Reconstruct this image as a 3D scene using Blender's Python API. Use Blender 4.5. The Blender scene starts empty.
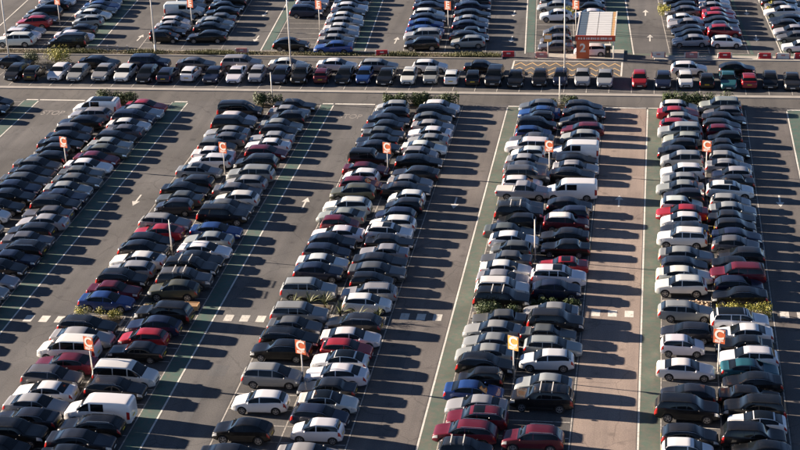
import bpy, bmesh, math, random
from mathutils import Vector, Matrix
R = math.radians
random.seed(7)
SC = bpy.context.scene
COL = SC.collection

# ------------------------------------------------------------------ camera
cam_data = bpy.data.cameras.new('camera')
cam_data.sensor_width = 36.0
cam_data.lens = 74.25
cam_data.clip_start = 1.0
cam_data.clip_end = 5000.0
cam = bpy.data.objects.new('camera', cam_data)
COL.objects.link(cam)
cam.matrix_world = Matrix(((0.9886896, -0.0245597, 0.1479516, 0.0), (0.1457411, 0.3901123, -0.9091600, 0.0), (-0.0353890, 0.9204397, 0.3892793, 62.5), (0, 0, 0, 1)))
SC.camera = cam

# ------------------------------------------------------------------ sky and sun
SUN_EL, SUN_BACK = R(13.8), R(8.0)        # low sun from the left, a little behind the cars
world = bpy.data.worlds.new('World')
SC.world = world
world.use_nodes = True
wn = world.node_tree
bg = wn.nodes['Background']
sky = wn.nodes.new('ShaderNodeTexSky')
sky.sky_type = 'NISHITA'
sky.sun_disc = False
sky.sun_elevation = SUN_EL
sky.sun_rotation = R(-82.0)
sky.air_density = 0.27
sky.dust_density = 0.0
sky.ozone_density = 0.4
wn.links.new(sky.outputs[0], bg.inputs[0])
bg.inputs[1].default_value = 0.05
sun_data = bpy.data.lights.new('sun', 'SUN')
sun_data.energy = 5.0
sun_data.angle = R(0.5)
sun_data.color = (1.0, 0.83, 0.67)
sun = bpy.data.objects.new('sun', sun_data)
COL.objects.link(sun)
to_sun = Vector((-math.cos(SUN_BACK) * math.cos(SUN_EL), math.sin(SUN_BACK) * math.cos(SUN_EL), math.sin(SUN_EL)))
sun.rotation_euler = to_sun.to_track_quat('Z', 'Y').to_euler()
sun.location = (-60, 170, 40)

SC.view_settings.view_transform = 'Standard'
SC.view_settings.look = 'None'
SC.view_settings.exposure = 2.08
SC.view_settings.gamma = 1.0
SC.view_settings.use_curve_mapping = False

# ------------------------------------------------------------------ materials
def new_mat(name):
    m = bpy.data.materials.new(name)
    m.use_nodes = True
    nt = m.node_tree
    return m, nt, nt.nodes['Principled BSDF']

def plain(name, col, rough=0.5, metal=0.0, spec=0.5, noise=0.0, nscale=6.0):
    m, nt, p = new_mat(name)
    p.inputs['Base Color'].default_value = (*col, 1)
    p.inputs['Roughness'].default_value = rough
    p.inputs['Metallic'].default_value = metal
    p.inputs['Specular IOR Level'].default_value = spec
    if noise > 0:
        tc = nt.nodes.new('ShaderNodeTexCoord')
        n = nt.nodes.new('ShaderNodeTexNoise')
        n.inputs['Scale'].default_value = nscale
        n.inputs['Detail'].default_value = 6
        nt.links.new(tc.outputs['Object'], n.inputs['Vector'])
        mx = nt.nodes.new('ShaderNodeMix'); mx.data_type = 'RGBA'
        mx.inputs[6].default_value = (*[c * (1 - noise) for c in col], 1)
        mx.inputs[7].default_value = (*[min(1, c * (1 + noise)) for c in col], 1)
        nt.links.new(n.outputs['Fac'], mx.inputs[0])
        nt.links.new(mx.outputs[2], p.inputs['Base Color'])
    return m

def math_node(nt, op, a, b=None):
    n = nt.nodes.new('ShaderNodeMath'); n.operation = op
    for i, v in enumerate((a, b)):
        if v is None: continue
        if isinstance(v, (int, float)): n.inputs[i].default_value = v
        else: nt.links.new(v, n.inputs[i])
    return n.outputs[0]

def ramp(nt, fac, stops):
    r = nt.nodes.new('ShaderNodeValToRGB')
    e = r.color_ramp.elements
    while len(e) > 1: e.remove(e[-1])
    e[0].position = stops[0][0]; e[0].color = stops[0][1]
    for pos, c in stops[1:]:
        x = e.new(pos); x.color = c
    nt.links.new(fac, r.inputs[0])
    return r.outputs[0]

def noise_node(nt, vec, scale, detail=6.0, rough=0.55, stretch=None):
    n = nt.nodes.new('ShaderNodeTexNoise')
    n.inputs['Scale'].default_value = scale
    n.inputs['Detail'].default_value = detail
    n.inputs['Roughness'].default_value = rough
    if stretch:
        mp = nt.nodes.new('ShaderNodeMapping'); mp.inputs['Scale'].default_value = stretch
        nt.links.new(vec, mp.inputs['Vector']); vec = mp.outputs[0]
    nt.links.new(vec, n.inputs['Vector'])
    return n.outputs['Fac']

def mix_col(nt, fac, a, b, mode='MIX'):
    mx = nt.nodes.new('ShaderNodeMix'); mx.data_type = 'RGBA'; mx.blend_type = mode
    if isinstance(fac, (int, float)): mx.inputs[0].default_value = fac
    else: nt.links.new(fac, mx.inputs[0])
    for i, v in ((6, a), (7, b)):
        if isinstance(v, tuple): mx.inputs[i].default_value = v
        else: nt.links.new(v, mx.inputs[i])
    return mx.outputs[2]

def asphalt(name, base, var=0.25, speck=0.35, patches=True):
    """worn asphalt: broad blotches, tyre-polished streaks along the lanes, oil drips, stone speckle"""
    m, nt, p = new_mat(name)
    g = nt.nodes.new('ShaderNodeNewGeometry'); vec = g.outputs['Position']
    c0 = (*base, 1)
    lo = (*[v * (1 - var) for v in base], 1); hi = (*[v * (1 + var) for v in base], 1)
    big = ramp(nt, noise_node(nt, vec, 0.11, 4), [(0.32, (0, 0, 0, 1)), (0.68, (1, 1, 1, 1))])
    col = mix_col(nt, big, lo, hi)
    streak = ramp(nt, noise_node(nt, vec, 1.0, 3, 0.5, (0.9, 0.03, 1)), [(0.35, (0.80, 0.80, 0.82, 1)), (0.65, (1.1, 1.08, 1.06, 1))])
    col = mix_col(nt, 0.8, col, streak, 'MULTIPLY')
    if patches:
        v = nt.nodes.new('ShaderNodeTexVoronoi'); v.inputs['Scale'].default_value = 0.55
        nt.links.new(vec, v.inputs['Vector'])
        oil = ramp(nt, v.outputs['Distance'], [(0.05, (0.45, 0.45, 0.47, 1)), (0.22, (1, 1, 1, 1))])
        col = mix_col(nt, 0.55, col, oil, 'MULTIPLY')
        crack = nt.nodes.new('ShaderNodeTexVoronoi'); crack.feature = 'DISTANCE_TO_EDGE'
        crack.inputs['Scale'].default_value = 0.16
        nz = nt.nodes.new('ShaderNodeTexNoise'); nz.inputs['Scale'].default_value = 0.8
        nt.links.new(vec, nz.inputs['Vector'])
        ad = nt.nodes.new('ShaderNodeVectorMath'); ad.operation = 'ADD'
        nt.links.new(vec, ad.inputs[0]); nt.links.new(nz.outputs['Color'], ad.inputs[1])
        nt.links.new(ad.outputs[0], crack.inputs['Vector'])
        cr = ramp(nt, crack.outputs['Distance'], [(0.0, (0.55, 0.55, 0.56, 1)), (0.012, (1, 1, 1, 1))])
        col = mix_col(nt, 0.6, col, cr, 'MULTIPLY')
    sp = ramp(nt, noise_node(nt, vec, 9.0, 5, 0.7), [(0.35, (1 - speck, 1 - speck, 1 - speck, 1)), (0.65, (1 + speck * .6,) * 3 + (1,))])
    col = mix_col(nt, 0.7, col, sp, 'MULTIPLY')
    nt.links.new(col, p.inputs['Base Color'])
    p.inputs['Roughness'].default_value = 0.88
    p.inputs['Specular IOR Level'].default_value = 0.3
    b = nt.nodes.new('ShaderNodeBump'); b.inputs['Strength'].default_value = 0.25; b.inputs['Distance'].default_value = 0.02
    nt.links.new(noise_node(nt, vec, 14.0, 4), b.inputs['Height'])
    nt.links.new(b.outputs[0], p.inputs['Normal'])
    return m

def worn_paint(name, col, under, wear=0.5, scale=1.6):
    m, nt, p = new_mat(name)
    g = nt.nodes.new('ShaderNodeNewGeometry'); vec = g.outputs['Position']
    n = ramp(nt, noise_node(nt, vec, scale, 9, 0.72), [(wear - 0.10, (1, 1, 1, 1)), (wear + 0.16, (0, 0, 0, 1))])
    col1 = mix_col(nt, n, (*col, 1), (*under, 1))
    tone = ramp(nt, noise_node(nt, vec, 0.25, 4), [(0.3, (0.78, 0.78, 0.78, 1)), (0.7, (1.12, 1.12, 1.12, 1))])
    c = mix_col(nt, 1.0, col1, tone, 'MULTIPLY')
    nt.links.new(c, p.inputs['Base Color'])
    p.inputs['Roughness'].default_value = 0.8
    return m

M = {}
M['asphalt'] = asphalt('asphalt_worn', (0.116, 0.114, 0.113))
M['asphalt_bay'] = asphalt('asphalt_bays', (0.098, 0.097, 0.097), 0.3)
M['asphalt_road'] = asphalt('asphalt_road', (0.118, 0.114, 0.110), 0.18)
M['asphalt_tan'] = asphalt('asphalt_tan_aisle', (0.300, 0.246, 0.212), 0.18)  # lighter tan base tone for one aisle
M['asphalt_mid'] = asphalt('asphalt_brown_aisle', (0.148, 0.137, 0.130), 0.22)  # slightly lighter brown base tone for two aisles
M['asphalt_patch'] = asphalt('asphalt_patch_repair', (0.110, 0.112, 0.114), 0.15, 0.3, False)
M['green'] = worn_paint('green_walkway_paint', (0.050, 0.120, 0.098), (0.11, 0.115, 0.10), 0.45)
M['grey_green'] = worn_paint('faded_green_walkway_paint', (0.085, 0.128, 0.100), (0.15, 0.135, 0.11), 0.44)
M['white_line'] = worn_paint('white_line_paint', (0.68, 0.66, 0.60), (0.24, 0.20, 0.17), 0.34, 3.0)
M['thin_line'] = worn_paint('bay_line_paint', (0.50, 0.48, 0.44), (0.18, 0.16, 0.14), 0.42, 3.0)
M['faded_line'] = worn_paint('faded_lettering_paint', (0.30, 0.28, 0.26), (0.15, 0.14, 0.13), 0.46, 3.0)
M['cream_line'] = worn_paint('cream_hatching_paint', (0.62, 0.40, 0.17), (0.22, 0.18, 0.15), 0.38, 2.0)
M['concrete'] = plain('concrete', (0.36, 0.34, 0.30), 0.85, noise=0.25, nscale=1.5)
M['kerbstone'] = plain('kerbstone', (0.33, 0.31, 0.28), 0.85, noise=0.25, nscale=1.2)
M['soil'] = plain('soil', (0.10, 0.075, 0.05), 0.95, noise=0.5, nscale=2.0)
M['chips'] = plain('wood_chips', (0.30, 0.19, 0.10), 0.9, noise=0.4, nscale=20)
M['iron'] = plain('cast_iron', (0.06, 0.058, 0.055), 0.7, noise=0.3, nscale=8)
M['stone'] = plain('rubble_stone', (0.38, 0.28, 0.19), 0.9, noise=0.35, nscale=8)

# car paint: the colour is a property of each car's body
m, nt, p = new_mat('car_paint')
oi = nt.nodes.new('ShaderNodeObjectInfo')
tc = nt.nodes.new('ShaderNodeTexCoord')
dust = ramp(nt, noise_node(nt, tc.outputs['Object'], 1.7, 6, 0.65), [(0.40, (0, 0, 0, 1)), (0.80, (1, 1, 1, 1))])
dustf = math_node(nt, 'MULTIPLY', dust, 0.06)
nt.links.new(mix_col(nt, dustf, oi.outputs['Color'], (0.22, 0.19, 0.16, 1)), p.inputs['Base Color'])
p.inputs['Metallic'].default_value = 0.2
p.inputs['Roughness'].default_value = 0.38
p.inputs['Specular IOR Level'].default_value = 0.22
p.inputs['Coat Weight'].default_value = 0.65
p.inputs['Coat Roughness'].default_value = 0.07
M['paint'] = m
M['glass'] = plain('dark_car_glass', (0.006, 0.008, 0.010), 0.04, 0.0, 0.35)
M['well'] = plain('black_plastic', (0.016, 0.016, 0.017), 0.65)
M['tyre'] = plain('tyre_rubber', (0.018, 0.018, 0.018), 0.85)
M['rim'] = plain('alloy_rim', (0.42, 0.42, 0.43), 0.35, 0.7)
M['lamp'] = plain('headlight_lens', (0.55, 0.57, 0.58), 0.08, 0.3, 0.8)
M['tail'] = plain('tail_light_lens', (0.35, 0.015, 0.012), 0.15, 0.0, 0.7)
M['plate_w'] = plain('white_plate', (0.62, 0.62, 0.58), 0.5)
M['plate_y'] = plain('yellow_plate', (0.65, 0.45, 0.03), 0.5)
M['chrome'] = plain('chrome_trim', (0.55, 0.55, 0.56), 0.2, 0.9)
M['white_panel'] = plain('white_roof_paint', (0.74, 0.73, 0.70), 0.3)
M['galv'] = plain('white_painted_steel', (0.66, 0.63, 0.58), 0.45, 0.0, 0.5, 0.12, 2.0)
M['steel'] = plain('grey_steel', (0.30, 0.30, 0.30), 0.45, 0.6)
M['orange'] = plain('orange_sign_face', (0.60, 0.13, 0.045), 0.5, noise=0.08, nscale=3)
M['amber'] = plain('amber_and_sunlit_orange_sign_face', (0.78, 0.36, 0.08), 0.5, noise=0.08, nscale=3)  # amber face; on one C sign this colour stands in for sunlit orange
M['sign_white'] = plain('white_sign_print', (0.78, 0.74, 0.66), 0.5)
M['sign_back'] = plain('sign_back_grey', (0.30, 0.30, 0.30), 0.5)
M['red'] = plain('red_plastic', (0.46, 0.022, 0.03), 0.45, noise=0.2, nscale=3)
M['white_plastic'] = plain('white_plastic', (0.66, 0.62, 0.57), 0.5, noise=0.2, nscale=3)
M['pink'] = plain('faded_red_plastic', (0.50, 0.22, 0.20), 0.55, noise=0.25, nscale=3)
M['canopy_red'] = plain('red_fascia', (0.50, 0.06, 0.025), 0.45)
M['canopy_pane'] = plain('translucent_roof_sheet', (0.62, 0.62, 0.60), 0.35, noise=0.12, nscale=1.0)
M['canopy_glass'] = plain('tinted_roof_glass', (0.10, 0.13, 0.15), 0.15)
M['tan'] = plain('tan_timber', (0.50, 0.30, 0.14), 0.7, noise=0.25, nscale=4)
M['bark'] = plain('bark', (0.10, 0.07, 0.05), 0.9)
def leaf_mat(name, a, b):
    m, nt, p = new_mat(name)
    g = nt.nodes.new('ShaderNodeNewGeometry')
    r = ramp(nt, g.outputs['Random Per Island'], [(0.0, (*a, 1)), (1.0, (*b, 1))])
    nt.links.new(r, p.inputs['Base Color'])
    p.inputs['Roughness'].default_value = 0.6
    p.inputs['Subsurface Weight'].default_value = 0.0
    return m
M['leaf'] = leaf_mat('hedge_leaf', (0.022, 0.042, 0.010), (0.060, 0.088, 0.020))
M['leaf_yellow'] = leaf_mat('yellow_green_leaf', (0.14, 0.16, 0.025), (0.34, 0.30, 0.045))
M['leaf_palm'] = leaf_mat('grey_green_frond', (0.07, 0.085, 0.035), (0.16, 0.17, 0.075))
M['grass'] = leaf_mat('verge_grass', (0.06, 0.075, 0.025), (0.17, 0.16, 0.065))

# ------------------------------------------------------------------ mesh helpers
def tag(o, label=None, cat=None, group=None, kind=None):
    if label: o['label'] = label
    if cat: o['category'] = cat
    if group: o['group'] = group
    if kind: o['kind'] = kind
    return o

def link(name, data, parent=None, loc=(0, 0, 0), rz=0.0):
    o = bpy.data.objects.new(name, data)
    COL.objects.link(o)
    o.location = loc
    if rz: o.rotation_euler = (0, 0, rz)
    if parent is not None: o.parent = parent
    return o

def pymesh(name, verts, faces, mat, smooth=False, mats=None, midx=None):
    me = bpy.data.meshes.new(name)
    me.from_pydata([tuple(v) for v in verts], [], faces)
    for x in (mats or [mat]): me.materials.append(x)
    if midx: me.polygons.foreach_set('material_index', midx)
    if smooth: me.polygons.foreach_set('use_smooth', [True] * len(me.polygons))
    me.update()
    return me

class MB:
    """collects simple solids for one mesh"""
    def __init__(s): s.v = []; s.f = []
    def box(s, x0, x1, y0, y1, z0, z1, taper=0.0, M4=None):
        b = len(s.v)
        t = taper
        pts = [(x0, y0, z0), (x1, y0, z0), (x1, y1, z0), (x0, y1, z0),
               (x0 + t, y0 + t, z1), (x1 - t, y0 + t, z1), (x1 - t, y1 - t, z1), (x0 + t, y1 - t, z1)]
        if M4 is not None: pts = [tuple(M4 @ Vector(q)) for q in pts]
        s.v += pts
        s.f += [(b, b+3, b+2, b+1), (b+4, b+5, b+6, b+7), (b, b+1, b+5, b+4), (b+1, b+2, b+6, b+5), (b+2, b+3, b+7, b+6), (b+3, b, b+4, b+7)]
        return s
    def sheet(s, pts, z):
        b = len(s.v)
        s.v += [(x, y, z) for x, y in pts]; s.f.append(tuple(range(b, b + len(pts))))
        return s
    def rect(s, x0, x1, y0, y1, z): return s.sheet([(x0, y0), (x1, y0), (x1, y1), (x0, y1)], z)
    def tube(s, p, q, r0, r1=None, n=10):
        r1 = r0 if r1 is None else r1
        p = Vector(p); q = Vector(q); d = (q - p).normalized()
        a = d.orthogonal().normalized(); c = d.cross(a)
        b = len(s.v)
        for (o, r) in ((p, r0), (q, r1)):
            for i in range(n):
                t = 2 * math.pi * i / n
                s.v.append(tuple(o + a * (r * math.cos(t)) + c * (r * math.sin(t))))
        for i in range(n):
            j = (i + 1) % n
            s.f.append((b + i, b + j, b + n + j, b + n + i))
        s.f.append(tuple(b + i for i in reversed(range(n)))); s.f.append(tuple(b + n + i for i in range(n)))
        return s
    def lathe_y(s, prof, n=20, cy=0.0):
        """profile [(radius, y)], turned about the Y axis"""
        b = len(s.v)
        for r, y in prof:
            for i in range(n):
                t = 2 * math.pi * i / n
                s.v.append((r * math.cos(t), y + cy, r * math.sin(t)))
        for k in range(len(prof) - 1):
            for i in range(n):
                j = (i + 1) % n
                s.f.append((b + k*n + i, b + (k+1)*n + i, b + (k+1)*n + j, b + k*n + j))
        return s
    def mesh(s, name, mat, smooth=False): return pymesh(name, s.v, s.f, mat, smooth)
    def build(s, name, mat, parent=None, loc=(0, 0, 0), rz=0.0, smooth=False):
        return link(name, s.mesh(name, mat, smooth), parent, loc, rz)

def structure(name, mb, mat): return tag(mb.build(name, mat), kind='structure')

_text = {}
def text_mesh(txt, mat, depth=0.0, bold=0.02):
    key = (txt, mat.name, depth)
    if key in _text: return _text[key]
    cu = bpy.data.curves.new('lettering', 'FONT')
    cu.body = txt; cu.align_x = 'CENTER'; cu.align_y = 'CENTER'; cu.offset = bold; cu.extrude = depth
    o = bpy.data.objects.new('lettering', cu)
    COL.objects.link(o)
    bpy.context.view_layer.update()
    me = bpy.data.meshes.new_from_object(o.evaluated_get(bpy.context.evaluated_depsgraph_get()))
    bpy.data.objects.remove(o)
    me.materials.clear(); me.materials.append(mat)
    _text[key] = me
    return me

# ------------------------------------------------------------------ setting: ground, bays, walkways, markings
structure('ground', MB().rect(-900, 900, -300, 1600, 0.0), M['asphalt'])
Y0, Y1 = 92.0, 181.6                     # parking aisles run from the foreground to the access road
BLOCKS = {                               # sunward edge, centre line, far edge of each double block
    'b0': (-86.0, -80.6, -75.2), 'b1': (-67.4, -61.7, -56.6), 'b2': (-49.5, -44.2, -38.45), 'b3': (-31.8, -26.7, -21.6),
    'b4': (-14.85, -10.12, -5.25), 'b5': (1.4, 5.85, 10.75), 'b6': (17.2, 22.0, 26.8)}
WALK = [(-75.2, -73.35, 'green'), (-56.6, -54.69, 'green'), (-38.45, -36.91, 'green'), (-16.36, -14.85, 'grey_green'), (-0.27, 1.4, 'grey_green'), (15.34, 17.2, 'green')]
LINES = [-73.35, -54.69, -36.91, -16.36, -0.27, 15.34]
for k, (a, c, b) in BLOCKS.items():
    structure('parking_bays', MB().rect(a, b, Y0, Y1, 0.004), M['asphalt_bay'])
    mb = MB()
    y = Y1 - 0.6
    while y > Y0:
        mb.rect(a + 0.1, c - 0.1, y - 0.05, y + 0.05, 0.009); mb.rect(c + 0.1, b - 0.1, y - 0.05, y + 0.05, 0.009)
        y -= 2.4
    mb.rect(c - 0.05, c + 0.05, Y0, Y1 - 0.6, 0.0095)
    mb.rect(a - 0.05, a + 0.05, Y0, Y1, 0.009); mb.rect(b - 0.05, b + 0.05, Y0, Y1, 0.009)
    structure('bay_line_marking', mb, M['thin_line'])
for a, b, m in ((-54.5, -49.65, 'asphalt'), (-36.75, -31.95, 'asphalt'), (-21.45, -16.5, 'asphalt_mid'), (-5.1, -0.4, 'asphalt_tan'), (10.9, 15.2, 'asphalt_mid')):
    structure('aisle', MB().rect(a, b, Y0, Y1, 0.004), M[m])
srng = random.Random(9)
for a, b in ((-54.3, -50.0), (-36.5, -32.2), (-21.2, -16.8), (-73.0, -67.8)):
    for i in range(2):
        x = srng.uniform(a, b - 1.6); y = srng.choice((srng.uniform(104, 117), srng.uniform(131, 172)))
        structure('asphalt_patch', MB().rect(x, x + srng.uniform(.6, 1.6), y, y + srng.uniform(1.2, 4.5), 0.0065), M['asphalt_patch'])
    x = srng.uniform(a + .5, b - .5); y = srng.uniform(108, 172)
    o = MB().rect(x - .3, x + .3, y - .3, y + .3, 0.0075).build('drain_cover', M['iron']); tag(o, kind='structure')
for a, b, m in WALK:
    structure('green_walkway', MB().rect(a + 0.052, b - 0.062, Y0, Y1, 0.0045), M[m])
for x in LINES:
    structure('line_marking', MB().rect(x - 0.06, x + 0.09, Y0, Y1 - 0.2, 0.009), M['white_line'])
for a, b in ((-73.3, -67.6), (-36.8, -32.0), (-0.2, 1.5), (-16.3, -15.0), (15.4, 17.1), (-5.0, -0.4), (-56.4, -54.8), (-38.3, -37.0), (-75.0, -73.5)):
    structure('stop_line_marking', MB().rect(a, b, Y1 + 0.1, Y1 + 0.4, 0.009), M['white_line'])
# crossing dashes beside the planted islands
for x0, y in ((-53.2, 123.2), (-35.6, 124.6), (-20.4, 126.0), (-4.15, 127.9), (11.7, 128.7)):
    for i in range(3):
        x = x0 + i * 1.42
        structure('crossing_dash_marking', MB().rect(x - 0.38, x + 0.38, y - 0.62, y + 0.62, 0.009), M['white_line'])
# lane arrows
def arrow(x, y, up, s=1.0, z=0.009):
    d = 1 if up else -1
    pts = [(-0.09, -1.5), (0.09, -1.5), (0.09, 0.3), (0.42, 0.3), (0, 1.5), (-0.42, 0.3), (-0.09, 0.3)]
    mb = MB().sheet([(px * s, py * s) for px, py in pts], z)
    o = link('lane_arrow_marking', mb.mesh('lane_arrow_marking', M['white_line']), None, (x, y, 0), 0 if up else math.pi)
    tag(o, kind='structure')
for x, y, up in ((-51.7, 150.7, False), (-34.2, 151.0, True), (-19.05, 151.9, False), (-2.8, 153.4, True), (12.9, 154.3, False),
                 (-68.6, 208.3, True), (-67.2, 220.5, True), (-52.4, 208.2, False), (-54.0, 220.5, False), (-33.4, 208.0, True), (-32.6, 221.5, True),
                 (-18.2, 208.9, False), (-18.9, 221.3, False), (-0.2, 210.0, True), (-0.9, 222.0, True), (13.4, 210.3, False), (12.7, 222.5, False)):
    arrow(x, y, up)
# STOP lettering where the aisles meet the access road
for x, y in ((-70.0, 177.1), (-34.2, 177.4), (-2.9, 179.0)):
    o = link('stop_lettering_marking', text_mesh('STOP', M['faded_line']), None, (x, y, 0.0095))
    o.scale = (1.15, 2.1, 1); tag(o, kind='structure')
# access road, kerb strip, nose-out bays
structure('access_road', MB().rect(-110, 60, 182.4, 185.85, 0.004), M['asphalt_road'])
structure('kerb', MB().box(-110, 60, 185.9, 186.75, 0.0, 0.10, 0.02), M['kerbstone'])
mb = MB()
x = -82.0
while x < 24:
    mb.rect(x - 0.05, x + 0.05, 187.2, 192.6, 0.009); x += 2.66
structure('bay_line_marking', mb, M['thin_line'])
structure('far_road', MB().rect(-110, 60, 193.4, 199.7, 0.004), M['asphalt_road'])
# yellow hatched box in front of the pay canopy
mb = MB()
bx0, bx1, by0, by1 = -16.9, -3.7, 193.6, 199.4
n = 9
w = (bx1 - bx0) / n
rows = 3
hh = (by1 - by0) / rows
for r in range(rows):
    for i in range(n):
        xa = bx0 + i * w; xm = xa + w / 2; xb = xa + w
        ya = by0 + r * hh + 0.25; yb = ya + hh * 0.62
        z = 0.009
        mb.sheet([(xa, ya), (xa + 0.02, ya - 0.3), (xm, yb - 0.3), (xm, yb)], z)
        mb.sheet([(xm, yb), (xm, yb - 0.3), (xb - 0.02, ya - 0.3), (xb, ya)], z)
structure('hatched_box_marking', mb, M['cream_line'])
structure('hatched_box_marking', MB().rect(bx0 - 0.25, bx0 - 0.05, by0, by1, 0.009).rect(bx1 + 0.05, bx1 + 0.25, by0, by1, 0.009).rect(bx0 - 0.25, bx1 + 0.25, by1 + 0.05, by1 + 0.22, 0.009), M['white_line'])
# verge between the far road and the far car park
structure('verge', MB().box(-110, -18.6, 200.0, 202.5, 0.0, 0.13, 0.06), M['kerbstone'])
structure('verge_soil', MB().box(-110, -18.8, 200.35, 202.1, 0.1, 0.16, 0.02), M['soil'])
structure('paved_island', MB().box(-14.2, -3.4, 200.1, 204.4, 0.0, 0.12, 0.03), M['concrete'])
structure('verge', MB().box(0.4, 40, 200.3, 202.2, 0.0, 0.11, 0.04), M['concrete'])
structure('green_walkway', MB().rect(-2.6, 40, 202.3, 203.1, 0.0045), M['grey_green'])
# far car park markings: its rows run about 3.5 degrees off the near ones
SK = -0.062
def fx(x, y): return x + SK * (y - 202.0)
def fstrip(x0, x1, ya, yb, z, mb=None):
    return (mb or MB()).sheet([(fx(x0, ya), ya), (fx(x1, ya), ya), (fx(x1, yb), yb), (fx(x0, yb), yb)], z)
FARB = {'fA': (-87.0, -80.7, -75.7), 'fC': (-67.2, -61.4, -56.0), 'fE': (-49.2, -43.6, -38.4), 'fG': (-31.7, -26.3, -21.0),
        'fI': (-14.6, -9.6, -5.0), 'fK': (2.4, 7.4, 12.2), 'fM': (16.6, 21.6, 26.6)}
FAREND = 262.0
for k, (a, c, b) in FARB.items():
    structure('parking_bays', fstrip(a, b, 203.3, FAREND, 0.004), M['asphalt_bay'])
    mb = MB(); y = 203.5
    while y < FAREND:
        fstrip(a + .1, c - .1, y - .05, y + .05, 0.009, mb); fstrip(c + .1, b - .1, y - .05, y + .05, 0.009, mb); y += 2.45
    fstrip(a - .05, a + .05, 203.3, FAREND, 0.009, mb); fstrip(c - .05, c + .05, 203.3, FAREND, 0.0095, mb); fstrip(b - .05, b + .05, 203.3, FAREND, 0.009, mb)
    structure('bay_line_marking', mb, M['thin_line'])
for x in (-89.9, -73.08, -50.56, -36.71, -15.9, -2.14, 16.29):
    structure('line_marking', fstrip(x - .08, x + .08, 202.6, FAREND, 0.009), M['white_line'])
for a, b in ((-75.6, -73.2), (-50.45, -49.3), (-38.3, -36.8), (-15.8, -14.7), (-4.9, -2.25), (12.4, 12.9), (16.4, 18.4)):
    structure('green_walkway', fstrip(a + .06, b - .06, 203.2, FAREND, 0.0055), M['green'])

# ------------------------------------------------------------------ cars
def lerp(a, b, t): return a + (b - a) * t
def smooth_profile(pts):
    """monotone cubic through (s, z) points"""
    xs = [p[0] for p in pts]; ys = [p[1] for p in pts]; n = len(xs)
    d = [(ys[i+1] - ys[i]) / (xs[i+1] - xs[i]) for i in range(n - 1)]
    m = [d[0]] + [0 if d[i-1] * d[i] <= 0 else 2 * d[i-1] * d[i] / (d[i-1] + d[i]) for i in range(1, n - 1)] + [d[-1]]
    def f(x):
        if x <= xs[0]: return ys[0]
        if x >= xs[-1]: return ys[-1]
        i = 0
        while x > xs[i+1]: i += 1
        h = xs[i+1] - xs[i]; t = (x - xs[i]) / h
        return ((1+2*t)*(1-t)**2)*ys[i] + t*(1-t)**2*h*m[i] + t*t*(3-2*t)*ys[i+1] + t*t*(t-1)*h*m[i+1]
    return f

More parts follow.
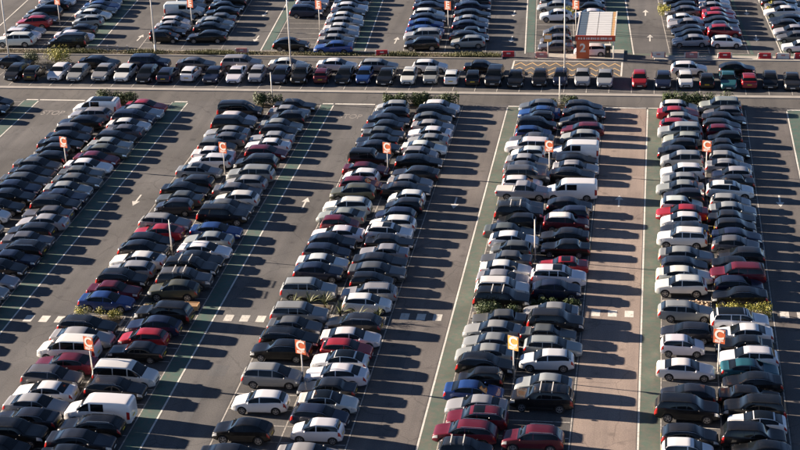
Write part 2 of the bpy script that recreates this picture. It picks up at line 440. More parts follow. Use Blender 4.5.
class Shape:
    def __init__(s, L, W, top, belt, under=0.20, roofw=0.74, nose=0.80, tail=0.86):
        s.L, s.W, s.roofw = L, W, roofw
        s.top = smooth_profile(top); s.belt = smooth_profile(belt)
        s.under = smooth_profile([(0, under + 0.08), (0.5, under), (L - 0.6, under), (L, under + 0.12)])
        s.plan = smooth_profile([(0, nose), (0.10, nose + 0.06), (0.4, 0.955), (0.95, 1.0), (L * 0.55, 1.0), (L - 0.7, 0.975), (L - 0.15, tail + 0.06), (L, tail)])
    def section(s, q):
        w = s.W / 2 * s.plan(q); zb = s.under(q); zs = s.belt(q); zt = max(s.top(q), zs + 0.03)
        g = min(1, max(0, (zt - zs - 0.10) / 0.30)); g = g * g * (3 - 2 * g)
        wr = w * lerp(0.90, s.roofw, g); ws = w * 0.955; h = zt - zs
        return [(0, zb), (w*0.82, zb), (w*0.955, zb + 0.07), (w*0.99, zb + 0.28*(zs-zb)), (w, zb + 0.62*(zs-zb)), (ws, zs),
                (lerp(ws, wr, 0.10) - 0.005, zs + 0.10*h), (wr, zs + 0.86*h), (wr*0.84, zs + 0.965*h), (0, zt)]
    def pt(s, q, v, side=1):
        P = s.section(q); n = len(P)
        v = min(max(v, 0), n - 1 - 1e-6); i = int(v); t = v - i
        def g(k):
            if k < 0: return (-P[-k][0], P[-k][1])
            if k >= n: return (-P[2*(n-1)-k][0], P[2*(n-1)-k][1])
            return P[k]
        a, b, c, d = g(i-1), g(i), g(i+1), g(i+2)
        r = []
        for j in (0, 1):
            m1 = (c[j] - a[j]) * 0.5 * 0.75; m2 = (d[j] - b[j]) * 0.5 * 0.75
            r.append((2*t**3 - 3*t*t + 1)*b[j] + (t**3 - 2*t*t + t)*m1 + (-2*t**3 + 3*t*t)*c[j] + (t**3 - t*t)*m2)
        return Vector((s.L/2 - q, side * r[0], r[1]))
    def body(s, name, mat, wells):
        V = [0, .5, 1, 1.4, 1.8, 2.2, 2.6, 3, 3.5, 4, 4.5, 4.8, 5, 5.3, 5.7, 6, 6.5, 7, 7.3, 7.65, 8, 8.5, 9]
        Q = [0, .03, .08, .15, .25]; q = .38
        while q < s.L - .35: Q.append(q); q += .105
        Q += [s.L - .25, s.L - .15, s.L - .08, s.L - .03, s.L]
        ring = [(v, 1) for v in V] + [(v, -1) for v in reversed(V[1:-1])]
        n = len(ring); vs = []; fs = []
        for q in Q:
            for v, sd in ring: vs.append(s.pt(q, v, sd))
        for k in range(len(Q) - 1):
            for i in range(n):
                j = (i + 1) % n
                fs.append((k*n + i, (k+1)*n + i, (k+1)*n + j, k*n + j))
        fs.append(tuple(range(n))); fs.append(tuple((len(Q)-1)*n + i for i in reversed(range(n))))
        me = pymesh(name, vs, fs, mat, True)
        bm = bmesh.new(); bm.from_mesh(me); bmesh.ops.recalc_face_normals(bm, faces=bm.faces); bm.to_mesh(me); bm.free()
        # cut the wheel arches
        o = link('body_tmp', me)
        cut = MB()
        for (qx, r) in wells:
            for sd in (1, -1):
                x = s.L/2 - qx; ya, yb = sorted((sd * (s.W/2 - 0.30), sd * (s.W/2 + 0.2)))
                b0 = len(cut.v); N = 24
                for yy in (ya, yb):
                    for i in range(N):
                        t = 2*math.pi*i/N; cut.v.append((x + r*1.16*math.cos(t), yy, r + r*1.16*math.sin(t)))
                for i in range(N):
                    j = (i+1) % N; cut.f.append((b0+i, b0+N+i, b0+N+j, b0+j))
                cut.f.append(tuple(b0+i for i in range(N))); cut.f.append(tuple(b0+N+i for i in reversed(range(N))))
        cm = cut.mesh('cutter', M['well'])
        bm = bmesh.new(); bm.from_mesh(cm); bmesh.ops.recalc_face_normals(bm, faces=bm.faces); bm.to_mesh(cm); bm.free()
        co = link('cutter_tmp', cm)
        md = o.modifiers.new('b', 'BOOLEAN'); md.operation = 'DIFFERENCE'; md.object = co; md.solver = 'EXACT'
        md.material_mode = 'TRANSFER'
        bpy.context.view_layer.update()
        res = bpy.data.meshes.new_from_object(o.evaluated_get(bpy.context.evaluated_depsgraph_get()))
        res.name = name
        bpy.data.objects.remove(o); bpy.data.objects.remove(co)
        res.polygons.foreach_set('use_smooth', [True] * len(res.polygons))
        res.set_sharp_from_angle(angle=R(38))
        return res
    def normal(s, q, v, sd):
        e = 0.01
        a = s.pt(q + e, v, sd) - s.pt(q - e, v, sd); b = s.pt(q, v + e*3, sd) - s.pt(q, v - e*3, sd)
        n = a.cross(b)
        if n.length < 1e-9: return Vector((0, 0, 1))
        n.normalize()
        c = s.pt(q, v, sd) - Vector((s.L/2 - q, 0, 0.7))
        return n if n.dot(c) >= 0 else -n
    def patch(s, name, mat, grid, off=0.007):
        """grid: rows of (q, v, side) samples on the body surface, laid just proud of it"""
        vs = []; fs = []; nr = len(grid); nc = len(grid[0])
        for row in grid:
            for (q, v, sd) in row: vs.append(s.pt(q, v, sd) + s.normal(q, v, sd) * off)
        for i in range(nr - 1):
            for j in range(nc - 1):
                a = i*nc + j; fs.append((a, a+1, a+nc+1, a+nc))
        me = pymesh(name, vs, fs, mat, True)
        return me
    def side_patch(s, name, mat, qa, qb, va, vb, sd, nq=9, nv=4, off=0.007, slant=0.0):
        g = [[(lerp(qa, qb, i/nq) + slant * (j/nv) * (1 if i == 0 else 0), lerp(va, vb, j/nv), sd) for j in range(nv+1)] for i in range(nq+1)]
        return s.patch(name, mat, g, off)
    def cross_patch(s, name, mat, qa, qb, v0, nq=7, nt=10, off=0.007, v1=None):
        g = []
        for i in range(nq+1):
            q = lerp(qa, qb, i/nq); row = []
            vv = v0 if v1 is None else lerp(v0, v1, i/nq)
            for j in range(nt+1):
                t = lerp(-1, 1, j/nt); row.append((q, 9 - (9 - vv)*abs(t), 1 if t >= 0 else -1))
            g.append(row)
        return s.patch(name, mat, g, off)

def wheel_meshes(r):
    w = 0.21
    t = MB().lathe_y([(r*0.60, -w*0.28), (r*0.66, -w*0.48), (r*0.93, -w*0.5), (r, -w*0.36), (r, w*0.36), (r*0.93, w*0.5), (r*0.66, w*0.48), (r*0.62, w*0.30), (0.01, w*0.22)], 22)
    tyre = t.mesh('tyre', M['tyre'], True)
    m = MB().lathe_y([(r*0.68, w*0.47), (r*0.66, w*0.52), (r*0.60, w*0.50), (r*0.58, w*0.32)], 22)
    m.lathe_y([(r*0.17, w*0.30), (r*0.16, w*0.47), (0.005, w*0.49)], 12)
    for i in range(5):
        rot = Matrix.Rotation(2*math.pi*i/5, 4, 'Y')
        for dx in (-0.07, 0.07):
            m.box(r*dx - r*0.045, r*dx + r*0.045, w*0.36, w*0.47, r*0.10, r*0.62, 0.0, rot)
    return tyre, m.mesh('rim', M['rim'], False)
WHEEL = {r: wheel_meshes(r) for r in (0.31, 0.33, 0.37)}

def spec(L, W, top, belt, cowl, wtop, rtop, rbase, B, wheels, r, **kw):
    return dict(L=L, W=W, top=top, belt=belt, cowl=cowl, wtop=wtop, rtop=rtop, rbase=rbase, B=B, wheels=wheels, r=r, **kw)
SPECS = {
 'sedan_a': spec(4.62, 1.82, [(0,.56),(.05,.68),(.35,.81),(1.10,.945),(1.22,.965),(2.0,1.37),(2.45,1.435),(3.0,1.42),(3.42,1.33),(4.0,1.08),(4.45,1.04),(4.58,.94),(4.62,.70)],
    [(0,.50),(.1,.62),(.4,.74),(1.2,.89),(2.5,.93),(3.9,.985),(4.45,.97),(4.62,.62)], 1.22, 1.98, 3.42, 4.02, 2.35, (.86, 3.62), .33),
 'sedan_b': spec(4.85, 1.86, [(0,.58),(.05,.72),(.35,.84),(1.15,.97),(1.28,.99),(2.1,1.40),(2.6,1.465),(3.2,1.45),(3.65,1.36),(4.25,1.11),(4.68,1.08),(4.81,.98),(4.85,.72)],
    [(0,.52),(.1,.65),(.4,.76),(1.3,.91),(2.6,.95),(4.1,1.01),(4.68,1.0),(4.85,.64)], 1.28, 2.08, 3.65, 4.27, 2.5, (.92, 3.80), .33),
 'hatch_a': spec(4.25, 1.79, [(0,.56),(.05,.70),(.32,.83),(.98,.98),(1.08,1.0),(1.82,1.40),(2.3,1.47),(3.1,1.455),(3.65,1.37),(4.08,1.04),(4.19,.96),(4.25,.70)],
    [(0,.50),(.1,.64),(.4,.77),(1.1,.92),(2.5,.965),(3.6,1.02),(4.1,.985),(4.25,.62)], 1.08, 1.80, 3.66, 4.07, 2.2, (.82, 3.42), .33),
 'hatch_b': spec(3.95, 1.72, [(0,.58),(.05,.74),(.28,.87),(.82,1.01),(.92,1.035),(1.65,1.43),(2.1,1.51),(2.9,1.495),(3.45,1.41),(3.80,1.06),(3.90,.98),(3.95,.72)],
    [(0,.52),(.1,.67),(.4,.81),(1.0,.94),(2.3,.98),(3.4,1.05),(3.8,1.0),(3.95,.64)], .92, 1.63, 3.45, 3.80, 2.0, (.75, 3.22), .31),
 'suv_a': spec(4.48, 1.85, [(0,.66),(.05,.86),(.3,.98),(1.02,1.105),(1.12,1.125),(1.78,1.56),(2.25,1.655),(3.3,1.635),(3.85,1.55),(4.30,1.16),(4.42,1.06),(4.48,.78)],
    [(0,.60),(.1,.79),(.4,.92),(1.15,1.04),(2.5,1.08),(3.8,1.16),(4.3,1.10),(4.48,.70)], 1.12, 1.76, 3.86, 4.29, 2.3, (.86, 3.54), .37, under=.26, rails=True, clad=True),
 'suv_b': spec(4.78, 1.92, [(0,.72),(.05,.95),(.3,1.06),(1.12,1.17),(1.22,1.20),(1.85,1.66),(2.3,1.755),(3.6,1.745),(4.30,1.68),(4.62,1.20),(4.73,1.10),(4.78,.80)],
    [(0,.64),(.1,.86),(.4,1.0),(1.25,1.11),(2.6,1.14),(4.2,1.18),(4.6,1.12),(4.78,.72)], 1.22, 1.83, 4.31, 4.61, 2.4, (.92, 3.76), .37, under=.28, roofw=.79, rails=True, clad=True),
 'wagon': spec(4.72, 1.83, [(0,.57),(.05,.69),(.35,.82),(1.12,.955),(1.24,.975),(2.0,1.38),(2.5,1.455),(3.4,1.45),(4.05,1.385),(4.50,1.04),(4.66,.96),(4.72,.72)],
    [(0,.50),(.1,.63),(.4,.75),(1.25,.90),(2.6,.94),(4.0,1.01),(4.5,.98),(4.72,.64)], 1.24, 1.98, 4.06, 4.49, 2.4, (.88, 3.66), .33, rails=True),
 'mpv': spec(4.55, 1.82, [(0,.58),(.05,.78),(.25,.91),(.78,1.06),(.88,1.09),(1.75,1.58),(2.2,1.69),(3.4,1.685),(4.02,1.60),(4.38,1.12),(4.49,1.02),(4.55,.72)],
    [(0,.52),(.1,.70),(.35,.84),(.95,.98),(2.4,1.03),(3.9,1.09),(4.35,1.05),(4.55,.66)], .88, 1.72, 4.03, 4.37, 2.1, (.84, 3.60), .33),
 'van': spec(4.98, 1.93, [(0,.62),(.05,.88),(.3,1.0),(.85,1.15),(.95,1.20),(1.62,1.80),(2.05,1.95),(3.2,1.965),(4.75,1.94),(4.92,1.86),(4.98,1.70)],
    [(0,.56),(.1,.80),(.35,.94),(1.0,1.08),(2.0,1.10),(4.7,1.10),(4.98,1.06)], .95, 1.60, 9, 9, 2.0, (.88, 4.0), .33, roofw=.87, van=True, tail=.93),
 'minibus': spec(4.90, 1.90, [(0,.60),(.05,.84),(.28,.96),(.80,1.10),(.90,1.14),(1.72,1.74),(2.15,1.88),(3.4,1.90),(4.50,1.86),(4.72,1.70),(4.84,1.14),(4.90,.80)],
    [(0,.54),(.1,.76),(.35,.90),(.95,1.02),(2.2,1.05),(4.5,1.08),(4.8,1.04),(4.90,.72)], .90, 1.69, 4.56, 4.83, 2.05, (.86, 3.88), .33, roofw=.82, tail=.92, bus=True),
 'offroader': spec(4.25, 1.86, [(0,.80),(.04,1.02),(.25,1.08),(1.22,1.14),(1.30,1.16),(1.62,1.62),(1.95,1.79),(3.4,1.80),(4.0,1.77),(4.17,1.62),(4.22,1.15),(4.25,.80)],
    [(0,.70),(.05,.94),(.3,1.02),(1.3,1.08),(2.5,1.10),(4.1,1.10),(4.25,.74)], 1.30, 1.60, 4.06, 4.215, 2.2, (.78, 3.40), .37, under=.34, roofw=.86, nose=.90, tail=.93, clad=True, spare=True),
 'pickup': spec(5.20, 1.86, [(0,.72),(.05,.94),(.3,1.04),(1.15,1.15),(1.25,1.18),(1.85,1.62),(2.25,1.74),(2.95,1.73),(3.25,1.64),(3.40,1.15),(3.48,1.02),(5.1,1.02),(5.20,.95)],
    [(0,.64),(.1,.85),(.4,.98),(1.3,1.07),(2.6,1.10),(3.2,1.10),(3.46,.98),(5.1,.98),(5.20,.90)], 1.25, 1.82, 3.20, 3.42, 2.25, (.92, 4.05), .37, under=.32, roofw=.78, tail=.94, clad=True, bed=True),
 'hatch_c': spec(3.62, 1.66, [(0,.60),(.05,.78),(.25,.91),(.70,1.05),(.80,1.08),(1.45,1.45),(1.85,1.54),(2.6,1.53),(3.20,1.46),(3.48,1.10),(3.57,1.0),(3.62,.74)],
    [(0,.54),(.1,.70),(.35,.85),(.9,.96),(2.1,.99),(3.1,1.04),(3.5,1.0),(3.62,.66)], .80, 1.43, 3.21, 3.47, 1.85, (.66, 2.98), .31, roofw=.78, nose=.84),
 'suv_c': spec(4.38, 1.83, [(0,.64),(.05,.82),(.3,.94),(1.05,1.07),(1.15,1.09),(1.90,1.49),(2.35,1.575),(2.9,1.55),(3.45,1.44),(4.10,1.13),(4.30,1.05),(4.38,.78)],
    [(0,.58),(.1,.76),(.4,.89),(1.2,1.01),(2.5,1.06),(3.5,1.10),(4.1,1.08),(4.38,.70)], 1.15, 1.88, 3.46, 4.10, 2.35, (.85, 3.50), .37, under=.24, roofw=.72, clad=True),
 'sedan_c': spec(4.50, 1.74, [(0,.66),(.04,.76),(.3,.83),(1.18,.93),(1.26,.95),(1.85,1.33),(2.2,1.40),(2.9,1.40),(3.25,1.35),(3.68,1.0),(4.35,.96),(4.46,.90),(4.50,.70)],
    [(0,.58),(.05,.70),(.3,.78),(1.26,.88),(2.5,.91),(3.6,.93),(4.35,.91),(4.50,.62)], 1.26, 1.83, 3.26, 3.68, 2.25, (.80, 3.48), .31, roofw=.78, nose=.87, tail=.90),
}
def build_model(key):
    S = SPECS[key]
    sh = Shape(S['L'], S['W'], S['top'], S['belt'], S.get('under', .20), S.get('roofw', .74), S.get('nose', .80), S.get('tail', .86))
    L, W, r = S['L'], S['W'], S['r']
    P = []                                            # (name, mesh, location, rotation z, sub-parts)
    P.append(('body', sh.body('body', M['paint'], [(w, r) for w in S['wheels']]), (0, 0, 0), 0, []))
    P.append(('windscreen', sh.cross_patch('windscreen', M['glass'], S['cowl'] + .03, S['wtop'] - .02, 7.02, v1=7.12), (0, 0, 0), 0, []))
    if S['rtop'] < L:
        P.append(('rear_window', sh.cross_patch('rear_window', M['glass'], S['rtop'] + .03, S['rbase'] - .05, 7.12, v1=7.12), (0, 0, 0), 0, []))
    # side glass: where the cabin is tall enough
    def cabin(q): return sh.top(q) - sh.belt(q)
    qa = S['cowl']
    while cabin(qa) < .20: qa += .02
    qb = min(S['rbase'], L - .12)
    while cabin(qb) < .20: qb -= .02
    if S.get('van'): qb = 3.05
    for sd in (1, -1):
        B = S['B']
        P.append(('side_window', sh.side_patch('side_window', M['glass'], qa + .02, B - .035, 6.03, 6.93, sd), (0, 0, 0), 0, []))
        if S.get('van') or S.get('bus') or key in ('suv_b', 'offroader', 'mpv', 'wagon'):
            C = 3.15 if not S.get('bus') else 3.2
            if S.get('van'): P.append(('side_window', sh.side_patch('side_window', M['glass'], B + .10, qb, 6.03, 6.85, sd), (0, 0, 0), 0, []))
            else:
                P.append(('side_window', sh.side_patch('side_window', M['glass'], B + .035, C - .03, 6.03, 6.93, sd), (0, 0, 0), 0, []))
                P.append(('side_window', sh.side_patch('side_window', M['glass'], C + .03, qb - .05, 6.05, 6.90, sd), (0, 0, 0), 0, []))
        else:
            P.append(('side_window', sh.side_patch('side_window', M['glass'], B + .035, qb - .03, 6.03, 6.93, sd), (0, 0, 0), 0, []))
        if key in ('sedan_a', 'sedan_b', 'wagon', 'suv_a', 'hatch_a', 'mpv'):  # chrome strips added to imitate the sunlit bright lines of roof edges
            P.append(('glint_trim', sh.side_patch('glint_trim', M['chrome'], qa + .02, qb - .03, 6.95, 7.06, sd, 14, 1, .010), (0, 0, 0), 0, []))
        P.append(('headlight', sh.side_patch('headlight', M['lamp'], .035, .40, 4.15, 5.15, sd, 6, 3, .009), (0, 0, 0), 0, []))
        ta, tb = (3.6, 6.2) if S.get('van') or S.get('bus') or key == 'suv_b' else (4.0, 5.4)
        P.append(('tail_light', sh.side_patch('tail_light', M['tail'], L - .24, L - .025, ta, tb, sd, 4, 3, .009), (0, 0, 0), 0, []))
        if S.get('clad'):
            P.append(('sill_trim', sh.side_patch('sill_trim', M['well'], S['wheels'][0] + r*1.2, S['wheels'][1] - r*1.2, 1.6, 2.95, sd, 6, 3, .010), (0, 0, 0), 0, []))
        # door mirror
        mp = sh.pt(S['cowl'] + .28, 5.15, sd)
        mm = MB(); mm.v = []; 
        nseg = 8
        for a in range(5):
            for b in range(nseg):
                ph = math.pi * (a + .5) / 5; th = 2*math.pi*b/nseg
                mm.v.append((mp.x + .07*math.sin(ph)*math.cos(th), mp.y + sd*(.10 + .115*math.cos(ph)*1.0), mp.z + .08 + .075*math.sin(ph)*math.sin(th)))
        for a in range(4):
            for b in range(nseg):
                c = (b+1) % nseg; mm.f.append((a*nseg+b, (a+1)*nseg+b, (a+1)*nseg+c, a*nseg+c))
        mm.f.append(tuple(range(nseg))); mm.f.append(tuple(4*nseg + i for i in reversed(range(nseg))))
        P.append(('door_mirror', mm.mesh('door_mirror', M['paint'], True), (0, 0, 0), 0, []))
        if S.get('rails'):
            rm = MB(); q0, q1 = S['wtop'] + .25, S['rtop'] - .15; k = 6
            for i in range(k):
                a = sh.pt(lerp(q0, q1, i/k), 7.25, sd) + Vector((0, 0, .055)); b = sh.pt(lerp(q0, q1, (i+1)/k), 7.25, sd) + Vector((0, 0, .055))
                rm.tube(a, b, .018, n=6)
            for i in (0, k):
                a = sh.pt(lerp(q0, q1, i/k), 7.25, sd); rm.tube(a - Vector((0, 0, .01)), a + Vector((0, 0, .06)), .02, n=6)
            P.append(('roof_rail', rm.mesh('roof_rail', M['chrome' if key != 'suv_b' else 'well']), (0, 0, 0), 0, []))
    # front and rear furniture
    zf = sh.belt(0.05)
    g = MB().box(L/2 - .02, L/2 + .012, -.40, .40, zf - .20, zf - .06, .0)
    g.box(L/2 - .02, L/2 + .010, -.52, .52, sh.under(0) + .02, sh.under(0) + .12, .0)
    P.append(('grille', g.mesh('grille', M['well']), (0, 0, 0), 0, []))
    P.append(('number_plate', MB().box(L/2 + .006, L/2 + .022, -.26, .26, zf - .26, zf - .15).mesh('number_plate', M['plate_w']), (0, 0, 0), 0, []))
    zr = .72 if not S.get('bed') else .70
    P.append(('number_plate', MB().box(-L/2 - .018, -L/2 + .02, -.26, .26, zr - .10, zr + .01).mesh('number_plate', M['plate_y']), (0, 0, 0), 0, []))
    P.append(('rear_bumper', MB().box(-L/2 - .014, -L/2 + .10, -W*.40, W*.40, sh.under(L) + .02, sh.under(L) + .17, .006).mesh('rear_bumper', M['well' if S.get('clad') else 'paint']), (0, 0, 0), 0, []))
    if S.get('bed'):
        b = MB(); y = W/2*.86
        b.box(-L/2 + .10, -L/2 + 1.62, -y, y, 1.0, 1.045)
        P.append(('load_bed_cover', b.mesh('load_bed_cover', M['galv']), (0, 0, 0), 0, []))
        b = MB()
        for sd in (1, -1): b.tube((-L/2 + .1, sd*(y + .03), 1.06), (-L/2 + 1.66, sd*(y + .03), 1.06), .03, n=6)
        P.append(('bed_rail', b.mesh('bed_rail', M['galv']), (0, 0, 0), 0, []))
    if S.get('spare'):
        P.append(('spare_wheel', WHEEL[r][0], (-L/2 - .10, 0, .95), math.pi/2, []))
    ty, rm = WHEEL[r]
    for qx in S['wheels']:
        for sd in (1, -1):
            P.append(('wheel', ty, (L/2 - qx, sd*(W/2 - .125), r), 0 if sd > 0 else math.pi, [('rim', rm)]))
    # optional extras
    ex = {}
    ex['w'] = [('roof_panel', sh.cross_patch('roof_panel', M['white_panel'], S['wtop'] + .03, min(S['rtop'], L) - .05 if S['rtop'] < L else L - .1, 7.05), (0, 0, 0), 0, [])]
    ex['k'] = [('roof_panel', sh.cross_patch('roof_panel', M['glass'], S['wtop'] + .05, (S['rtop'] - .1) if S['rtop'] < L else L - .12, 7.3), (0, 0, 0), 0, [])]
    ex['o'] = [('sunroof', sh.cross_patch('sunroof', M['glass'], S['wtop'] + .25, S['wtop'] + 1.05, 8.0), (0, 0, 0), 0, [])]
    bars = []
    for q in (S['wtop'] + .45, S['wtop'] + 1.35):
        b = MB(); a = sh.pt(q, 7.1, 1); c = sh.pt(q, 7.1, -1); zz = sh.top(q) + .10
        b.box(a.x - .035, a.x + .035, c.y, a.y, zz - .02, zz + .02)
        for e in (a, c): b.box(e.x - .025, e.x + .025, e.y - .02, e.y + .02, e.z - .02, zz - .02)
        bars.append(('roof_bar', b.mesh('roof_bar', M['galv']), (0, 0, 0), 0, []))
    ex['r'] = bars
    return P, ex
MODELS = {k: build_model(k) for k in SPECS}

PAINT = {'black': (.005, .0055, .006), 'dark grey': (.015, .0165, .019), 'mid grey': (.095, .100, .105), 'silver': (.30, .31, .315),
         'white': (.76, .76, .75), 'navy': (.011, .018, .044), 'blue': (.016, .055, .20), 'red': (.30, .016, .026),
         'maroon': (.105, .009, .020), 'teal': (.018, .09, .115), 'olive grey': (.095, .097, .072)}
# body: category, object name, models to choose from
BODY = {'saloon': ('saloon car', 'saloon_car', ('sedan_a', 'sedan_b', 'sedan_c', 'sedan_a')), 'hatchback': ('hatchback', 'hatchback_car', ('hatch_a', 'hatch_b', 'hatch_c', 'hatch_a')),
        'SUV': ('sport utility', 'sport_utility_car', ('suv_a', 'suv_b', 'suv_c')), 'estate car': ('estate car', 'estate_car', ('wagon',)),
        'people carrier': ('people carrier', 'people_carrier', ('mpv',)), 'panel van': ('panel van', 'panel_van', ('van',)), 'minibus': ('minibus', 'minibus', ('minibus',)),
        'pickup truck': ('pickup truck', 'pickup_truck', ('pickup',)), 'boxy off-roader': ('off-roader', 'off_roader', ('offroader',))}
EXTRA_WORDS = {'w': ' with white roof', 'k': ' with black roof', 'o': ' with sunroof', 'r': ' with roof bars', '': ''}
FARSKIP = {'number_plate', 'grille', 'roof_rail', 'sill_trim', 'door_mirror', 'bed_rail', 'rear_bumper'}
crng = random.Random(11)
def place_car(colour, body, x, y, rz, label, group, scale=1.0, far=False, extra=''):
    col = PAINT[colour]
    cat, name, models = BODY[body]
    key = models[crng.randrange(len(models))]
    if extra == 'r' and body == 'SUV': key = 'suv_b'
    j = lambda: crng.uniform(-1, 1)
    k = 1 + .16 * j()
    rgb = [min(.8, max(.003, v * k * (1 + .05 * j()))) for v in col]
    if colour in ('black', 'dark grey') and crng.random() < .35: rgb[2] *= 1.35; rgb[1] *= 1.08
    root = link(name, None, None, (x, y, .0095), rz)
    root.empty_display_size = .3
    s = scale * (1 + .015 * j())
    root.scale = (s * (1 + .03 * j()), (1 + (s - 1) * .35) * .96 * (1 + .015 * j()), (1 + (s - 1) * .35) * (1 + .03 * j()))
    tag(root, label, cat, group)
    P, ex = MODELS[key]
    for (n, me, loc, r, sub) in P + ex.get(extra, []):
        if far and n in FARSKIP: continue
        o = bpy.data.objects.new(n, me); COL.objects.link(o); o.parent = root
        o.location = loc
        if r: o.rotation_euler = (0, 0, r)
        o.color = (*rgb, 1)
        for sn, sm in sub:
            q = bpy.data.objects.new(sn, sm); COL.objects.link(q); q.parent = o
    return root

